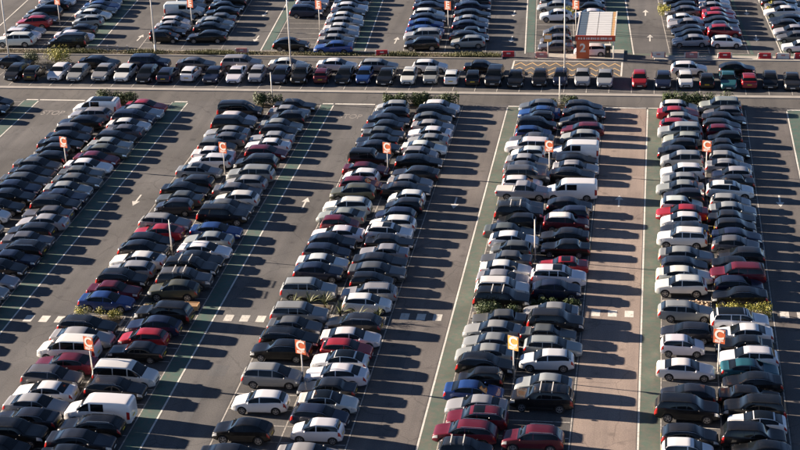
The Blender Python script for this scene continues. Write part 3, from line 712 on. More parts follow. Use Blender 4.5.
def ordinal(n):
    return '%d%s' % (n, 'th' if 10 <= n % 100 <= 20 else {1: 'st', 2: 'nd', 3: 'rd'}.get(n % 10, 'th'))
def scale_at(x): return min(1.09, max(1.0, 1.0 + (5 - x) * 0.09 / 64))
BLOCKNAME = {'1': 'outer hedge', '2': 'minibus', '3': 'palm-island', '4': 'cargo-van', '5': 'rubble-island'}
NEAR = {      # column: (x of its centre line, cars as (colour, body, which way they face, y))
    'L1': (-64.60, [
        ('white', 'panel van', -1, 176.8), ('silver', 'estate car', -1, 174.6), ('black', 'saloon', -1, 171.8), ('mid grey', 'hatchback', 1, 169.0),
        ('black', 'saloon', 1, 166.8), ('black', 'saloon', 1, 164.6), ('dark grey', 'hatchback', -1, 162.4), ('black', 'hatchback', -1, 160.2),
        ('mid grey', 'saloon', 1, 158.0), ('dark grey', 'saloon', 1, 155.8), ('mid grey', 'saloon', 1, 153.6), ('navy', 'saloon', 1, 151.4),
        ('black', 'saloon', 1, 149.2), ('black', 'saloon', 1, 146.4), ('white', 'hatchback', 1, 144.1), ('silver', 'saloon', 1, 141.0),
    ]),
    'R1': (-58.90, [
        ('red', 'saloon', 1, 177.9), ('silver', 'saloon', 1, 175.7), ('navy', 'people carrier', 1, 173.5), ('white', 'saloon', 1, 171.3),
        ('mid grey', 'saloon', -1, 169.1), ('black', 'hatchback', 1, 166.9), ('silver', 'saloon', 1, 164.7), ('olive grey', 'saloon', 1, 162.5),
        ('maroon', 'saloon', 1, 160.3), ('white', 'saloon', 1, 158.1), ('mid grey', 'saloon', 1, 155.9), ('mid grey', 'saloon', 1, 153.7),
        ('silver', 'saloon', 1, 151.5), ('navy', 'saloon', 1, 149.3), ('dark grey', 'SUV', 1, 147.1), ('mid grey', 'saloon', -1, 144.9),
        ('silver', 'saloon', -1, 142.7), ('dark grey', 'hatchback', -1, 140.5), ('mid grey', 'saloon', 1, 138.3), ('black', 'estate car', -1, 136.1),
        ('navy', 'saloon', 1, 133.9), ('black', 'hatchback', 1, 131.7), ('silver', 'saloon', 1, 129.1), ('silver', 'saloon', 1, 126.8),
    ]),
    'L2': (-46.70, [
        ('black', 'minibus', 1, 176.7), ('white', 'hatchback', 1, 174.0), ('black', 'SUV', 1, 171.8), ('silver', 'saloon', -1, 169.2),
        ('mid grey', 'saloon', -1, 167.0), ('mid grey', 'hatchback', 1, 164.8), ('white', 'saloon', 1, 162.6), ('white', 'hatchback', -1, 160.4),
        ('silver', 'saloon', 1, 157.3), ('dark grey', 'hatchback', -1, 154.1), ('black', 'saloon', 1, 151.9), ('mid grey', 'saloon', -1, 149.6),
        ('dark grey', 'hatchback', -1, 147.4), ('silver', 'estate car', 1, 143.5), ('red', 'saloon', -1, 141.0), ('black', 'hatchback', 1, 138.8),
        ('black', 'SUV', 1, 136.6), ('white', 'saloon', -1, 134.4), ('silver', 'hatchback', -1, 132.2), ('black', 'SUV', 1, 130.0),
        ('maroon', 'saloon', 1, 127.8), ('blue', 'saloon', 1, 125.6), ('dark grey', 'estate car', 1, 120.7), ('silver', 'saloon', 1, 118.5),
        ('white', 'minibus', -1, 116.3), ('maroon', 'saloon', -1, 113.8), ('mid grey', 'SUV', 1, 111.3), ('white', 'saloon', -1, 109.1),
        ('silver', 'saloon', 1, 106.9), ('dark grey', 'saloon', -1, 104.7), ('black', 'SUV', 1, 102.5), ('black', 'hatchback', 1, 100.3),
    ]),
    'R2': (-41.10, [
        ('black', 'saloon', 1, 178.9), ('silver', 'saloon', 1, 176.7), ('dark grey', 'hatchback', -1, 174.4), ('silver', 'saloon', 1, 172.0),
        ('black', 'hatchback', 1, 169.8), ('silver', 'saloon', -1, 167.6), ('white', 'saloon', -1, 165.4), ('maroon', 'hatchback', 1, 163.2),
        ('dark grey', 'people carrier', -1, 159.8), ('silver', 'SUV', -1, 156.4), ('silver', 'hatchback', -1, 154.2), ('mid grey', 'saloon', 1, 152.0),
        ('white', 'hatchback', -1, 149.8), ('mid grey', 'saloon', 1, 147.6), ('black', 'SUV', 1, 145.4), ('blue', 'saloon', 1, 141.7),
        ('silver', 'saloon', -1, 139.5), ('white', 'saloon', 1, 137.1), ('black', 'saloon', 1, 134.9), ('black', 'SUV', 1, 132.7),
        ('mid grey', 'SUV', 1, 130.4), ('olive grey', 'SUV', -1, 128.2), ('black', 'SUV', -1, 123.3), ('navy', 'SUV', -1, 120.9),
        ('red', 'hatchback', -1, 118.7), ('black', 'saloon', -1, 116.5), ('white', 'minibus', 1, 112.2), ('dark grey', 'SUV', 1, 109.8),
        ('white', 'panel van', -1, 106.3), ('black', 'estate car', -1, 104.1), ('dark grey', 'saloon', 1, 101.9), ('black', 'saloon', 1, 99.7),
    ]),
    'L3': (-29.30, [
        ('silver', 'hatchback', -1, 178.6), ('dark grey', 'hatchback', -1, 176.4), ('dark grey', 'saloon', 1, 174.2),
        ('dark grey', 'saloon', -1, 172.0), ('mid grey', 'saloon', 1, 169.8), ('black', 'saloon', -1, 167.6), ('dark grey', 'saloon', 1, 165.4),
        ('black', 'boxy off-roader', 1, 161.7), ('maroon', 'saloon', 1, 158.8), ('white', 'hatchback', -1, 156.6), ('maroon', 'hatchback', 1, 154.4),
        ('olive grey', 'SUV', -1, 152.2), ('white', 'SUV', -1, 148.3), ('silver', 'saloon', -1, 146.1), ('maroon', 'hatchback', 1, 143.9),
        ('white', 'saloon', -1, 141.7), ('dark grey', 'SUV', 1, 139.5), ('navy', 'hatchback', 1, 137.3), ('white', 'saloon', 1, 135.1),
        ('navy', 'SUV', 1, 132.9), ('silver', 'SUV', 1, 129.0), ('silver', 'SUV', 1, 124.2), ('mid grey', 'saloon', 1, 122.0),
        ('black', 'estate car', 1, 119.8), ('black', 'saloon', -1, 117.6), ('silver', 'people carrier', 1, 113.1), ('white', 'hatchback', -1, 108.9),
        ('black', 'SUV', -1, 104.4), ('dark grey', 'saloon', 1, 100.7),
    ]),
    'R3': (-24.00, [
        ('white', 'hatchback', 1, 179.1), ('black', 'people carrier', 1, 176.9), ('mid grey', 'SUV', 1, 174.7), ('silver', 'saloon', 1, 172.5),
        ('white', 'saloon', -1, 170.1), ('silver', 'saloon', -1, 167.8), ('white', 'saloon', 1, 165.6), ('silver', 'hatchback', 1, 163.4),
        ('black', 'saloon', 1, 161.2), ('dark grey', 'saloon', -1, 157.9), ('silver', 'saloon', 1, 155.4), ('dark grey', 'saloon', 1, 153.2),
        ('white', 'hatchback', -1, 151.0), ('dark grey', 'hatchback', -1, 148.8), ('navy', 'hatchback', -1, 146.6),
        ('white', 'hatchback', -1, 144.4), ('white', 'SUV', 1, 142.2), ('black', 'saloon', 1, 140.0), ('silver', 'saloon', -1, 137.8),
        ('dark grey', 'saloon', 1, 135.6), ('mid grey', 'saloon', 1, 133.4), ('black', 'hatchback', 1, 131.2), ('silver', 'estate car', -1, 129.0),
        ('white', 'hatchback', 1, 126.8), ('dark grey', 'estate car', -1, 122.9), ('white', 'saloon', 1, 120.3), ('red', 'hatchback', 1, 118.1),
        ('white', 'SUV', -1, 115.9), ('white', 'saloon', -1, 113.7), ('dark grey', 'saloon', -1, 111.5), ('white', 'saloon', 1, 109.3),
        ('navy', 'hatchback', 1, 107.1), ('white', 'hatchback', -1, 104.9), ('silver', 'saloon', 1, 101.3),
    ]),
    'L4': (-12.50, [
        ('mid grey', 'hatchback', -1, 179.8), ('blue', 'saloon', -1, 177.7), ('black', 'hatchback', -1, 175.5), ('black', 'people carrier', 1, 173.4),
        ('blue', 'hatchback', 1, 170.7), ('mid grey', 'saloon', -1, 168.5), ('white', 'SUV', -1, 166.4), ('white', 'hatchback', -1, 164.2),
        ('silver', 'saloon', 1, 162.1), ('mid grey', 'saloon', 1, 159.9), ('mid grey', 'SUV', 1, 157.8), ('white', 'hatchback', 1, 155.7),
        ('silver', 'pickup truck', 1, 153.6), ('mid grey', 'saloon', 1, 149.9), ('dark grey', 'SUV', 1, 147.8),
        ('dark grey', 'hatchback', -1, 145.7), ('mid grey', 'saloon', 1, 143.4), ('white', 'SUV', 1, 141.2), ('mid grey', 'hatchback', -1, 139.1),
        ('mid grey', 'saloon', -1, 137.0), ('white', 'saloon', 1, 134.8), ('silver', 'saloon', 1, 132.7), ('white', 'SUV', 1, 130.5),
        ('black', 'SUV', 1, 128.4), ('mid grey', 'saloon', -1, 124.6), ('silver', 'saloon', -1, 122.5), ('silver', 'saloon', -1, 120.3),
        ('silver', 'saloon', -1, 118.2), ('black', 'SUV', 1, 116.1), ('black', 'hatchback', -1, 114.0), ('blue', 'saloon', 1, 111.9),
        ('silver', 'saloon', -1, 109.7), ('maroon', 'SUV', -1, 107.6), ('maroon', 'SUV', -1, 105.5), ('dark grey', 'hatchback', 1, 103.1),
    ]),
    'R4': (-7.60, [
        ('dark grey', 'hatchback', 1, 179.7), ('dark grey', 'saloon', 1, 177.6), ('mid grey', 'hatchback', -1, 175.1),
        ('maroon', 'estate car', -1, 172.2), ('silver', 'hatchback', -1, 169.7), ('white', 'panel van', -1, 165.1), ('black', 'saloon', 1, 162.6),
        ('silver', 'saloon', 1, 160.5), ('black', 'saloon', 1, 158.4), ('white', 'panel van', -1, 153.9), ('dark grey', 'SUV', 1, 150.0),
        ('navy', 'hatchback', -1, 147.7), ('maroon', 'SUV', 1, 145.6), ('dark grey', 'saloon', -1, 142.5), ('black', 'saloon', -1, 139.9),
        ('red', 'saloon', -1, 136.0), ('white', 'SUV', 1, 133.3), ('navy', 'SUV', 1, 130.7), ('silver', 'saloon', -1, 126.2),
        ('dark grey', 'SUV', 1, 124.3), ('mid grey', 'saloon', 1, 122.2), ('silver', 'estate car', 1, 120.0), ('white', 'hatchback', -1, 117.6),
        ('silver', 'SUV', -1, 113.3), ('black', 'SUV', -1, 111.1), ('maroon', 'SUV', -1, 105.0),
    ]),
    'L5': (3.35, [
        ('white', 'hatchback', 1, 180.3), ('red', 'saloon', 1, 178.1), ('silver', 'hatchback', 1, 176.0), ('red', 'hatchback', 1, 173.9),
        ('silver', 'SUV', -1, 171.8), ('silver', 'hatchback', -1, 169.7), ('dark grey', 'hatchback', -1, 167.5), ('dark grey', 'saloon', 1, 165.4),
        ('silver', 'people carrier', -1, 163.3), ('white', 'SUV', -1, 159.6), ('silver', 'hatchback', -1, 157.5), ('silver', 'saloon', -1, 155.3),
        ('dark grey', 'hatchback', -1, 153.2), ('white', 'hatchback', 1, 151.1), ('red', 'saloon', -1, 149.0), ('white', 'hatchback', -1, 146.9),
        ('dark grey', 'saloon', -1, 144.7), ('white', 'SUV', -1, 142.6), ('silver', 'saloon', 1, 138.8), ('dark grey', 'hatchback', 1, 136.7),
        ('white', 'saloon', 1, 134.6), ('white', 'SUV', -1, 132.2), ('silver', 'estate car', 1, 127.3), ('dark grey', 'hatchback', -1, 123.4),
        ('white', 'hatchback', 1, 120.9), ('white', 'saloon', 1, 116.9), ('dark grey', 'SUV', -1, 112.6), ('black', 'SUV', 1, 110.4),
        ('dark grey', 'hatchback', 1, 106.5), ('white', 'hatchback', 1, 104.4),
    ]),
    'R5': (8.20, [
        ('silver', 'SUV', -1, 180.7), ('mid grey', 'hatchback', -1, 178.5), ('dark grey', 'saloon', 1, 176.4), ('dark grey', 'hatchback', 1, 174.3),
        ('maroon', 'hatchback', 1, 172.2), ('black', 'hatchback', -1, 170.1), ('dark grey', 'saloon', 1, 167.9), ('black', 'saloon', 1, 165.8),
        ('silver', 'hatchback', 1, 163.7), ('silver', 'saloon', 1, 161.6), ('silver', 'hatchback', -1, 159.5), ('black', 'saloon', -1, 157.3),
        ('white', 'SUV', 1, 154.9), ('silver', 'hatchback', 1, 152.0), ('silver', 'saloon', 1, 149.9), ('dark grey', 'saloon', 1, 147.8),
        ('dark grey', 'hatchback', 1, 145.7), ('navy', 'saloon', 1, 143.5), ('mid grey', 'SUV', 1, 141.3), ('dark grey', 'hatchback', -1, 139.2),
        ('black', 'saloon', 1, 137.0), ('maroon', 'SUV', -1, 134.9), ('navy', 'hatchback', 1, 132.8), ('black', 'saloon', -1, 130.7),
        ('white', 'SUV', 1, 125.7), ('white', 'saloon', -1, 123.5), ('black', 'saloon', -1, 121.4), ('white', 'estate car', -1, 119.3),
        ('teal', 'saloon', 1, 117.2), ('black', 'saloon', -1, 115.1), ('black', 'saloon', 1, 112.9), ('black', 'SUV', -1, 110.8),
        ('white', 'SUV', -1, 108.7), ('black', 'SUV', 1, 106.6), ('black', 'SUV', -1, 104.5),
    ]),
}
FAR = {      # column: (x of its centre line, cars as (colour, body, which way they face, y))
    'A': (-84.33, [
        ('white', 'SUV', -1, 204.0), ('silver', 'saloon', 1, 209.0), ('red', 'SUV', -1, 212.4), ('black', 'people carrier', -1, 217.7),
        ('black', 'saloon', -1, 221.6),
    ]),
    'B': (-76.96, [
        ('black', 'minibus', -1, 203.7), ('dark grey', 'saloon', -1, 209.2), ('silver', 'hatchback', -1, 213.4), ('white', 'saloon', 1, 216.9),
        ('mid grey', 'saloon', 1, 219.3), ('blue', 'saloon', 1, 221.4),
    ]),
    'C': (-64.24, [
        ('black', 'hatchback', 1, 206.3), ('silver', 'saloon', 1, 211.2), ('white', 'hatchback', 1, 213.3), ('dark grey', 'hatchback', 1, 215.9),
        ('white', 'panel van', 1, 219.1),
    ]),
    'D': (-58.52, [
        ('black', 'saloon', -1, 206.6), ('dark grey', 'saloon', 1, 210.6), ('silver', 'saloon', 1, 212.9), ('mid grey', 'saloon', -1, 215.2),
        ('black', 'saloon', -1, 218.4), ('black', 'saloon', 1, 221.3),
    ]),
    'E': (-46.52, [
        ('black', 'SUV', 1, 203.2), ('navy', 'people carrier', 1, 219.0),
    ]),
    'F': (-40.74, [
        ('blue', 'saloon', -1, 202.2), ('silver', 'saloon', 1, 205.7), ('silver', 'saloon', 1, 208.4), ('white', 'saloon', 1, 211.0),
        ('silver', 'saloon', 1, 213.7), ('white', 'saloon', 1, 216.2), ('dark grey', 'saloon', 1, 218.8), ('white', 'saloon', 1, 221.1),
    ]),
    'G': (-29.38, [
        ('black', 'SUV', -1, 203.9), ('silver', 'SUV', -1, 207.3), ('blue', 'saloon', 1, 210.0), ('blue', 'saloon', 1, 213.1),
        ('dark grey', 'saloon', 1, 216.0), ('white', 'hatchback', 1, 218.3), ('navy', 'saloon', 1, 221.9),
    ]),
    'H': (-23.33, [
        ('silver', 'hatchback', -1, 205.2), ('black', 'saloon', -1, 209.5), ('navy', 'saloon', 1, 212.7), ('silver', 'saloon', 1, 215.1),
        ('dark grey', 'saloon', 1, 218.0), ('navy', 'saloon', 1, 222.0),
    ]),
    'I': (-11.94, [
        ('mid grey', 'saloon', -1, 203.5), ('mid grey', 'hatchback', -1, 206.1), ('mid grey', 'hatchback', -1, 209.6), ('white', 'SUV', -1, 217.7),
        ('silver', 'saloon', -1, 222.5),
    ]),
    'J': (-7.48, [
        ('white', 'hatchback', -1, 202.2), ('white', 'SUV', -1, 218.0), ('black', 'saloon', -1, 221.7),
    ]),
    'K': (5.20, [
        ('silver', 'saloon', -1, 206.6), ('black', 'hatchback', -1, 208.7), ('black', 'saloon', -1, 211.1), ('silver', 'saloon', -1, 214.1),
        ('white', 'saloon', 1, 216.5), ('mid grey', 'saloon', -1, 220.2), ('black', 'hatchback', -1, 222.7),
    ]),
    'L': (9.82, [
        ('white', 'hatchback', 1, 206.3), ('red', 'SUV', 1, 210.6), ('dark grey', 'saloon', 1, 215.3), ('red', 'hatchback', 1, 217.5),
        ('red', 'saloon', 1, 219.6), ('silver', 'saloon', 1, 222.5),
    ]),
    'M': (18.57, [
        ('white', 'saloon', -1, 204.6), ('mid grey', 'saloon', -1, 208.7), ('silver', 'saloon', -1, 211.4), ('black', 'saloon', -1, 216.4),
        ('white', 'saloon', -1, 220.5),
    ]),
}
FRONT = [      # (colour, body, nose out or in, x)
    ('dark grey', 'hatchback', 1, -79.5), ('black', 'hatchback', -1, -77.0), ('white', 'hatchback', 1, -73.9), ('silver', 'hatchback', 1, -71.3),
    ('silver', 'SUV', 1, -68.0), ('white', 'hatchback', 1, -65.2), ('black', 'hatchback', 1, -62.3), ('navy', 'hatchback', -1, -59.6),
    ('white', 'hatchback', -1, -56.7), ('navy', 'saloon', 1, -53.7), ('white', 'saloon', 1, -50.9), ('silver', 'hatchback', 1, -48.2),
    ('navy', 'hatchback', 1, -45.2), ('black', 'SUV', 1, -42.6), ('maroon', 'hatchback', -1, -40.0), ('black', 'hatchback', 1, -37.2),
    ('blue', 'hatchback', 1, -34.7), ('black', 'saloon', 1, -32.0), ('white', 'hatchback', 1, -29.2), ('silver', 'hatchback', 1, -26.5),
    ('white', 'hatchback', -1, -23.9), ('black', 'hatchback', -1, -21.3), ('black', 'SUV', 1, -18.7), ('black', 'saloon', 1, -16.1),
    ('dark grey', 'hatchback', 1, -13.2), ('navy', 'hatchback', 1, -10.7), ('silver', 'SUV', 1, -8.1), ('silver', 'saloon', 1, -5.4),
    ('red', 'hatchback', 1, -1.3), ('navy', 'hatchback', 1, 1.5), ('white', 'hatchback', 1, 4.1), ('black', 'hatchback', -1, 6.6),
    ('teal', 'saloon', 1, 9.1), ('red', 'hatchback', -1, 11.5), ('black', 'hatchback', 1, 14.0), ('dark grey', 'SUV', 1, 16.5),
    ('mid grey', 'hatchback', 1, 19.1),
]
PARALLEL = [      # (colour, body, nose out or in, x)
    ('black', 'saloon', 1, -81.3), ('black', 'saloon', 1, -69.9), ('navy', 'SUV', 1, -63.2), ('mid grey', 'saloon', 1, -57.1),
    ('silver', 'SUV', 1, -51.2), ('white', 'saloon', 1, -45.2), ('white', 'saloon', 1, -38.9), ('silver', 'estate car', 1, -33.6),
    ('white', 'hatchback', 1, -27.1), ('black', 'saloon', 1, -20.6), ('white', 'SUV', 1, 4.6), ('black', 'SUV', 1, 10.3),
]

EXTRA = {('L1', 0): 'k', ('R4', 12): 'w', ('R3', 30): 'k', ('R3', 27): 'k', ('R2', 20): 'r', ('R4', 24): 'r', ('R4', 16): 'o', ('L2', 8): 'o', ('R5', 24): 'k', ('R5', 12): 'o',
         ('R3', 16): 'o', ('L4', 34): 'r', ('L4', 14): 'r', ('L4', 23): 'r', ('R5', 32): 'k', ('R2', 19): 'r', ('L4', 32): 'o', ('R4', 15): 'o'}
prng = random.Random(3)
for col, (xc, cars) in NEAR.items():
    row = 'sunward row' if col[0] == 'L' else 'shadow-side row'
    bn = BLOCKNAME[col[1]]
    for i, (colour, body, face, y) in enumerate(cars):
        ex = EXTRA.get((col, i), '')
        fmt = '%s %s%s, %s from the road, %s of the %s block' if (col, i) != ('L1', 0) else '%s %s%s, %s in %s of %s block'
        lab = fmt % (colour, body, EXTRA_WORDS[ex], ordinal(i + 1), row, bn)
        rz = (0 if face > 0 else math.pi) + R(prng.gauss(0, 1.4))
        place_car(colour, body, xc + prng.gauss(0, .17), y, rz, lab, 'cars parked in the %s block' % bn, scale_at(xc), y > 152, ex)
# the outer block goes on past the picture's edge; its shadows reach into view
for i, (colour, body) in enumerate((('dark grey', 'saloon'), ('black', 'SUV'), ('silver', 'saloon'), ('dark grey', 'hatchback'), ('black', 'people carrier'), ('navy', 'saloon'), ('white', 'SUV'), ('black', 'saloon'), ('dark grey', 'saloon'))):
    lab = '%s %s, %s from the road, shadow-side row of the outer hedge block' % (colour, body, ordinal(25 + i))
    place_car(colour, body, -58.9, 124.4 - 2.3 * i, R(prng.gauss(0, .8)), lab, 'cars parked in the outer hedge block', 1.09, True)
for colour, body, y, lab in (('dark grey', 'hatchback', 178.6, 'dark grey hatchback at the road end of the block beyond the outer walkway'),
                             ('black', 'saloon', 176.3, 'black saloon second from the road beyond the outer walkway'), ('black', 'hatchback', 174.0, 'black hatchback third from the road beyond the outer walkway')):
    place_car(colour, body, -77.9, y, 0, lab, 'cars beyond the outer walkway', 1.09, True)
for colour, body, y, lab in (('white', 'hatchback', 179.6, 'white hatchback at the road end past the last green walkway'), ('dark grey', 'saloon', 177.3, 'dark grey saloon second from the road past the last green walkway')):
    place_car(colour, body, 19.7, y, math.pi, lab, 'cars past the last walkway', 1.0, True)
# far car park behind the verge
FARNAME = {'A': ('sunward', 'guard-rail'), 'B': ('shadow-side', 'guard-rail'), 'C': ('sunward', 'verge-lamp'), 'D': ('shadow-side', 'verge-lamp'), 'E': ('sunward', 'half-empty'), 'F': ('shadow-side', 'half-empty'),
           'G': ('sunward', 'two-red-barriers'), 'H': ('shadow-side', 'two-red-barriers'), 'I': ('sunward', 'pay-canopy'), 'J': ('shadow-side', 'pay-canopy'), 'K': ('sunward', 'canopy-shadow'), 'L': ('shadow-side', 'canopy-shadow'), 'M': ('sunward', 'last-walkway')}
POOL = [('dark grey', 'saloon', 1), ('black', 'saloon', 1), ('silver', 'hatchback', 1), ('white', 'saloon', 1), ('navy', 'saloon', 1), ('dark grey', 'hatchback', -1), ('black', 'SUV', -1), ('white', 'SUV', 1), ('mid grey', 'saloon', 1)]
for col, (x0, cars) in FAR.items():
    cars = list(cars)
    if col not in 'EIJ':                # close the odd gaps in the packed far rows
        full = [cars[0]]
        for nxt in cars[1:]:
            if nxt[3] - full[-1][3] > 4.3: full.append((*POOL[prng.randrange(len(POOL))], (nxt[3] + full[-1][3]) / 2))
            full.append(nxt)
        cars = full
    ylast = cars[-1][3]
    while ylast < 227:
        ylast += 2.4; cars.append((*POOL[prng.randrange(len(POOL))], ylast))
    sd, bn = FARNAME[col]
    for i, (colour, body, face, y) in enumerate(cars):
        lab = '%s %s, %s car from the verge, %s row of the far %s block' % (colour, body, ordinal(i + 1), sd, bn)
        rz = (0 if face > 0 else math.pi) + R(3.0 + prng.gauss(0, .9))
        sc = scale_at(x0) * (.93 if (col, i) == ('L', 0) else 1)
        place_car(colour, body, fx(x0, y) + prng.uniform(-.12, .12), y, rz, lab, 'cars in the far %s block' % bn, sc, True)
# nose-out row along the kerb
for i, (colour, body, face, x) in enumerate(FRONT):
    lab = '%s %s, %s car in the nose-out row along the kerb strip' % (colour, body, ordinal(i + 1))
    place_car(colour, body, x, 190.75 + prng.uniform(-.25, .25), -face * math.pi / 2 + R(prng.gauss(0, 1.2)), lab, 'cars nosing out along the kerb', scale_at(x), False).scale.y *= 1.1
for i, (colour, body, face, x) in enumerate(PARALLEL):
    lab = '%s %s, %s car in the line parked along the hatched road' % (colour, body, ordinal(i + 1))
    place_car(colour, body, x, 194.75 + prng.uniform(-.15, .15), R(prng.gauss(0, .8)), lab, 'cars parked along the far road', scale_at(x), True)

# ------------------------------------------------------------------ signs, posts, lamps
TW = -18.0                               # sign faces turned out of square only so that the low sun brightens them
def sign(x, y, h, letter, label, face='orange', w=0.92, hh=1.18, group='orange zone signs on white posts'):
    t = link('zone_sign', None, None, (x, y, 0.0)); tag(t, label, 'sign', group)
    MB().tube((0, .03, 0), (0, .03, h), .06, .05).build('post', M['galv'], t, smooth=True)
    MB().box(-.14, .14, -.11, .17, 0, .03, .01).build('base_plate', M['steel'], t)
    p = MB().box(-w/2, w/2, -.06, -.03, h - hh, h).build('panel', M[face], t)
    MB().box(-w/2 - .02, w/2 + .02, -.028, -.01, h - hh - .02, h + .02).build('panel_frame', M['sign_back'], p)
    o = link('letter', text_mesh(letter, M['sign_white'], .004, .03), p, (0, -.068, h - hh*.40)); o.rotation_euler = (R(90), 0, 0); o.scale = (1.12, 1.12, 1)
    m = MB()
    for i, (a, b) in enumerate(((-.34, -.06), (-.02, .34), (-.34, .12))):
        z = h - hh + (.24 if i < 2 else .11); m.box(a, b, -.066, -.0605, z - .045, z + .045)
    m.build('small_print', M['sign_white'], p)
    t.rotation_euler = (0, 0, R(TW))
    return t
sign(-62.2, 159.4, 3.55, 'C', 'orange C sign in the outer hedge block')
sign(-44.4, 158.6, 3.55, 'C', 'orange C sign near the road in the minibus block')
sign(-44.0, 112.9, 3.75, 'C', 'orange C sign between the white minibuses and white cargo van')
sign(-27.0, 159.4, 3.55, 'C', 'orange C sign beside the black boxy off-roader')
sign(-26.8, 113.6, 3.75, 'C', 'orange C sign beside the silver people carrier')
sign(-10.2, 160.8, 3.55, 'C', 'orange C sign near the road in the cargo-van block')
sign(-10.15, 115.6, 3.75, 'C', 'orange C sign coloured amber as if sunlit between the white hatchback and black SUV', 'amber').rotation_euler.z = R(-24)  # lit look put into the amber colour; face turned further to the sun
sign(5.9, 161.6, 3.55, 'C', 'orange C sign beside the silver people carrier in the rubble-island block')
sign(5.85, 118.0, 3.75, 'C', 'orange C sign behind the white saloon past the rubble island')
for x, y, n in ((-82.0, 214.2, 'guard-rail'), (-62.6, 213.1, 'verge-lamp'), (-44.6, 212.6, 'half-empty'), (-27.0, 212.6, 'two-red-barriers'), (-10.0, 213.2, 'pay-canopy')):
    sign(x, y, 4.1, 'E', 'orange E sign in the far %s block' % n)

def white_post(x, y, h, label):
    t = link('white_post', None, None, (x, y, 0)); tag(t, label, 'post', 'plain white posts')
    MB().tube((0, 0, 0), (0, 0, h), .07, .055).build('pole', M['galv'], t, smooth=True)
    MB().tube((0, 0, h), (0, 0, h + .05), .075, .06).build('cap', M['steel'], t)
    MB().box(-.16, .16, -.16, .16, 0, .03, .01).build('base_plate', M['steel'], t)
white_post(-44.5, 182.4, 3.6, 'plain white post on the road end of the minibus block')
white_post(-10.4, 183.2, 3.2, 'plain white post on the road end of the cargo-van block')
white_post(-44.3, 137.6, 3.5, 'plain white post amid the minibus block')
white_post(-10.1, 138.6, 4.0, 'plain white post amid the cargo-van block')

def lamp_post(x, y, h, label):
    t = link('lamp_post', None, None, (x, y, 0)); tag(t, label, 'lamp post', 'tall lamp posts')
    MB().tube((0, 0, 0), (0, 0, 1.2), .13, .12, 12).tube((0, 0, 1.2), (0, 0, h), .10, .065, 12).build('pole', M['galv'], t, smooth=True)
    MB().box(-.25, .25, -.25, .25, 0, .05, .02).build('base_plate', M['concrete'], t)
    MB().tube((-1.1, 0, h - .05), (1.1, 0, h - .05), .045).build('cross_arm', M['galv'], t)
    for s in (-1, 1):
        hd = MB().box(s*1.1 - .32, s*1.1 + .32, -.16, .16, h - .12, h + .04, .05).build('lamp_head', M['steel'], t)
        MB().box(s*1.1 - .26, s*1.1 + .26, -.11, .11, h - .135, h - .1205).build('lens', M['lamp'], hd)
lamp_post(-82.3, 195.6, 12, 'tall white lamp post beside the yellow-green bush')
lamp_post(-64.4, 201.3, 12, 'tall white lamp post on the verge')
lamp_post(-44.5, 193.35, 12, 'tall white lamp post behind the navy hatchback in the nose-out row')
lamp_post(-10.4, 193.45, 12, 'tall white lamp post on the hatched box')

# square cream sign by the pay canopy
t = link('square_sign', None, None, (-12.9, 200.6, .12)); tag(t, 'cream square sign on a slim post beside the paved island', 'sign')
MB().tube((0, 0, 0), (0, 0, 3.1), .045, .045).build('post', M['galv'], t, smooth=True)
p = MB().box(-.5, .5, -.08, -.05, 2.1, 3.1).build('panel', M['amber'], t)
MB().box(-.40, .40, -.086, -.081, 2.45, 2.95).build('print', M['sign_white'], p)

# plastic road barriers
vr0 = random.Random(8)
def barrier(x, y, mat, label, rz=0.0, z=0.12):
    t = link('road_barrier', None, None, (x, y, z), rz); tag(t, label, 'barrier', 'plastic road barriers along the verge'); t.scale = (.86, .85, .82)
    v = []; f = []
    prof = [(-.26, 0), (.26, 0), (.26, .16), (.12, .34), (.09, .82), (-.09, .82), (-.12, .34), (-.26, .16)]
    for xx, k in ((-.85, .9), (-.80, 1), (.80, 1), (.85, .9)):
        for (a, b) in prof: v.append((xx, a*k, b*(k if b > .2 else 1)))
    n = len(prof)
    for k in range(3):
        for i in range(n):
            j = (i+1) % n; f.append((k*n+i, (k+1)*n+i, (k+1)*n+j, k*n+j))
    f.append(tuple(range(n))); f.append(tuple(3*n+i for i in reversed(range(n))))
    link('shell', pymesh('shell', v, f, M[mat]), t)
    other = 'white_plastic' if mat != 'white_plastic' else 'pink'
    for s in (-1, 1): MB().box(s*.95 - .095, s*.95 + .095, -.16, .16, 0, .74, .02).build('end_block', M[other], t)
    MB().box(-.28, .28, -.135, -.105, .40, .62).build('front_plate', M[other], t)
for x, y, mt, lb in ((-52.75, 201.3, 'pink', 'faded red barrier on the verge behind the silver SUV'), (-34.2, 201.0, 'red', 'red barrier on the verge at the half-empty block'),
                     (-17.9, 201.0, 'red', 'red barrier at the end of the planted verge'), (-13.7, 200.75, 'pink', 'pale barrier at the corner of the paved island'),
                     (0.9, 201.2, 'white_plastic', 'white barrier at the start of the concrete verge'), (5.0, 201.3, 'pink', 'faded barrier standing in the canopy shadow'),
                     (9.1, 201.2, 'red', 'red barrier behind the black SUV on the far road'), (14.0, 201.2, 'red', 'red barrier next to the white barrier by the last walkway'),
                     (16.2, 201.25, 'white_plastic', 'white barrier between two red ones by the last walkway'), (18.4, 201.3, 'red', 'red barrier beyond the last walkway')):
    barrier(x, y, mt, lb, R(vr0.gauss(0, 3)))
# low guard rail
t = link('guard_rail', None, None, (-71.0, 201.6, .15)); tag(t, 'low grey guard rail with white posts on the verge', 'guard rail')
for i in range(5):
    x = -2.7 + i*1.35
    MB().box(x - .07, x + .07, -.06, .06, 0, .78).build('post', M['white_plastic'], t)
MB().box(-3.0, 3.0, -.095, -.065, .36, .62).build('rail', M['steel'], t)

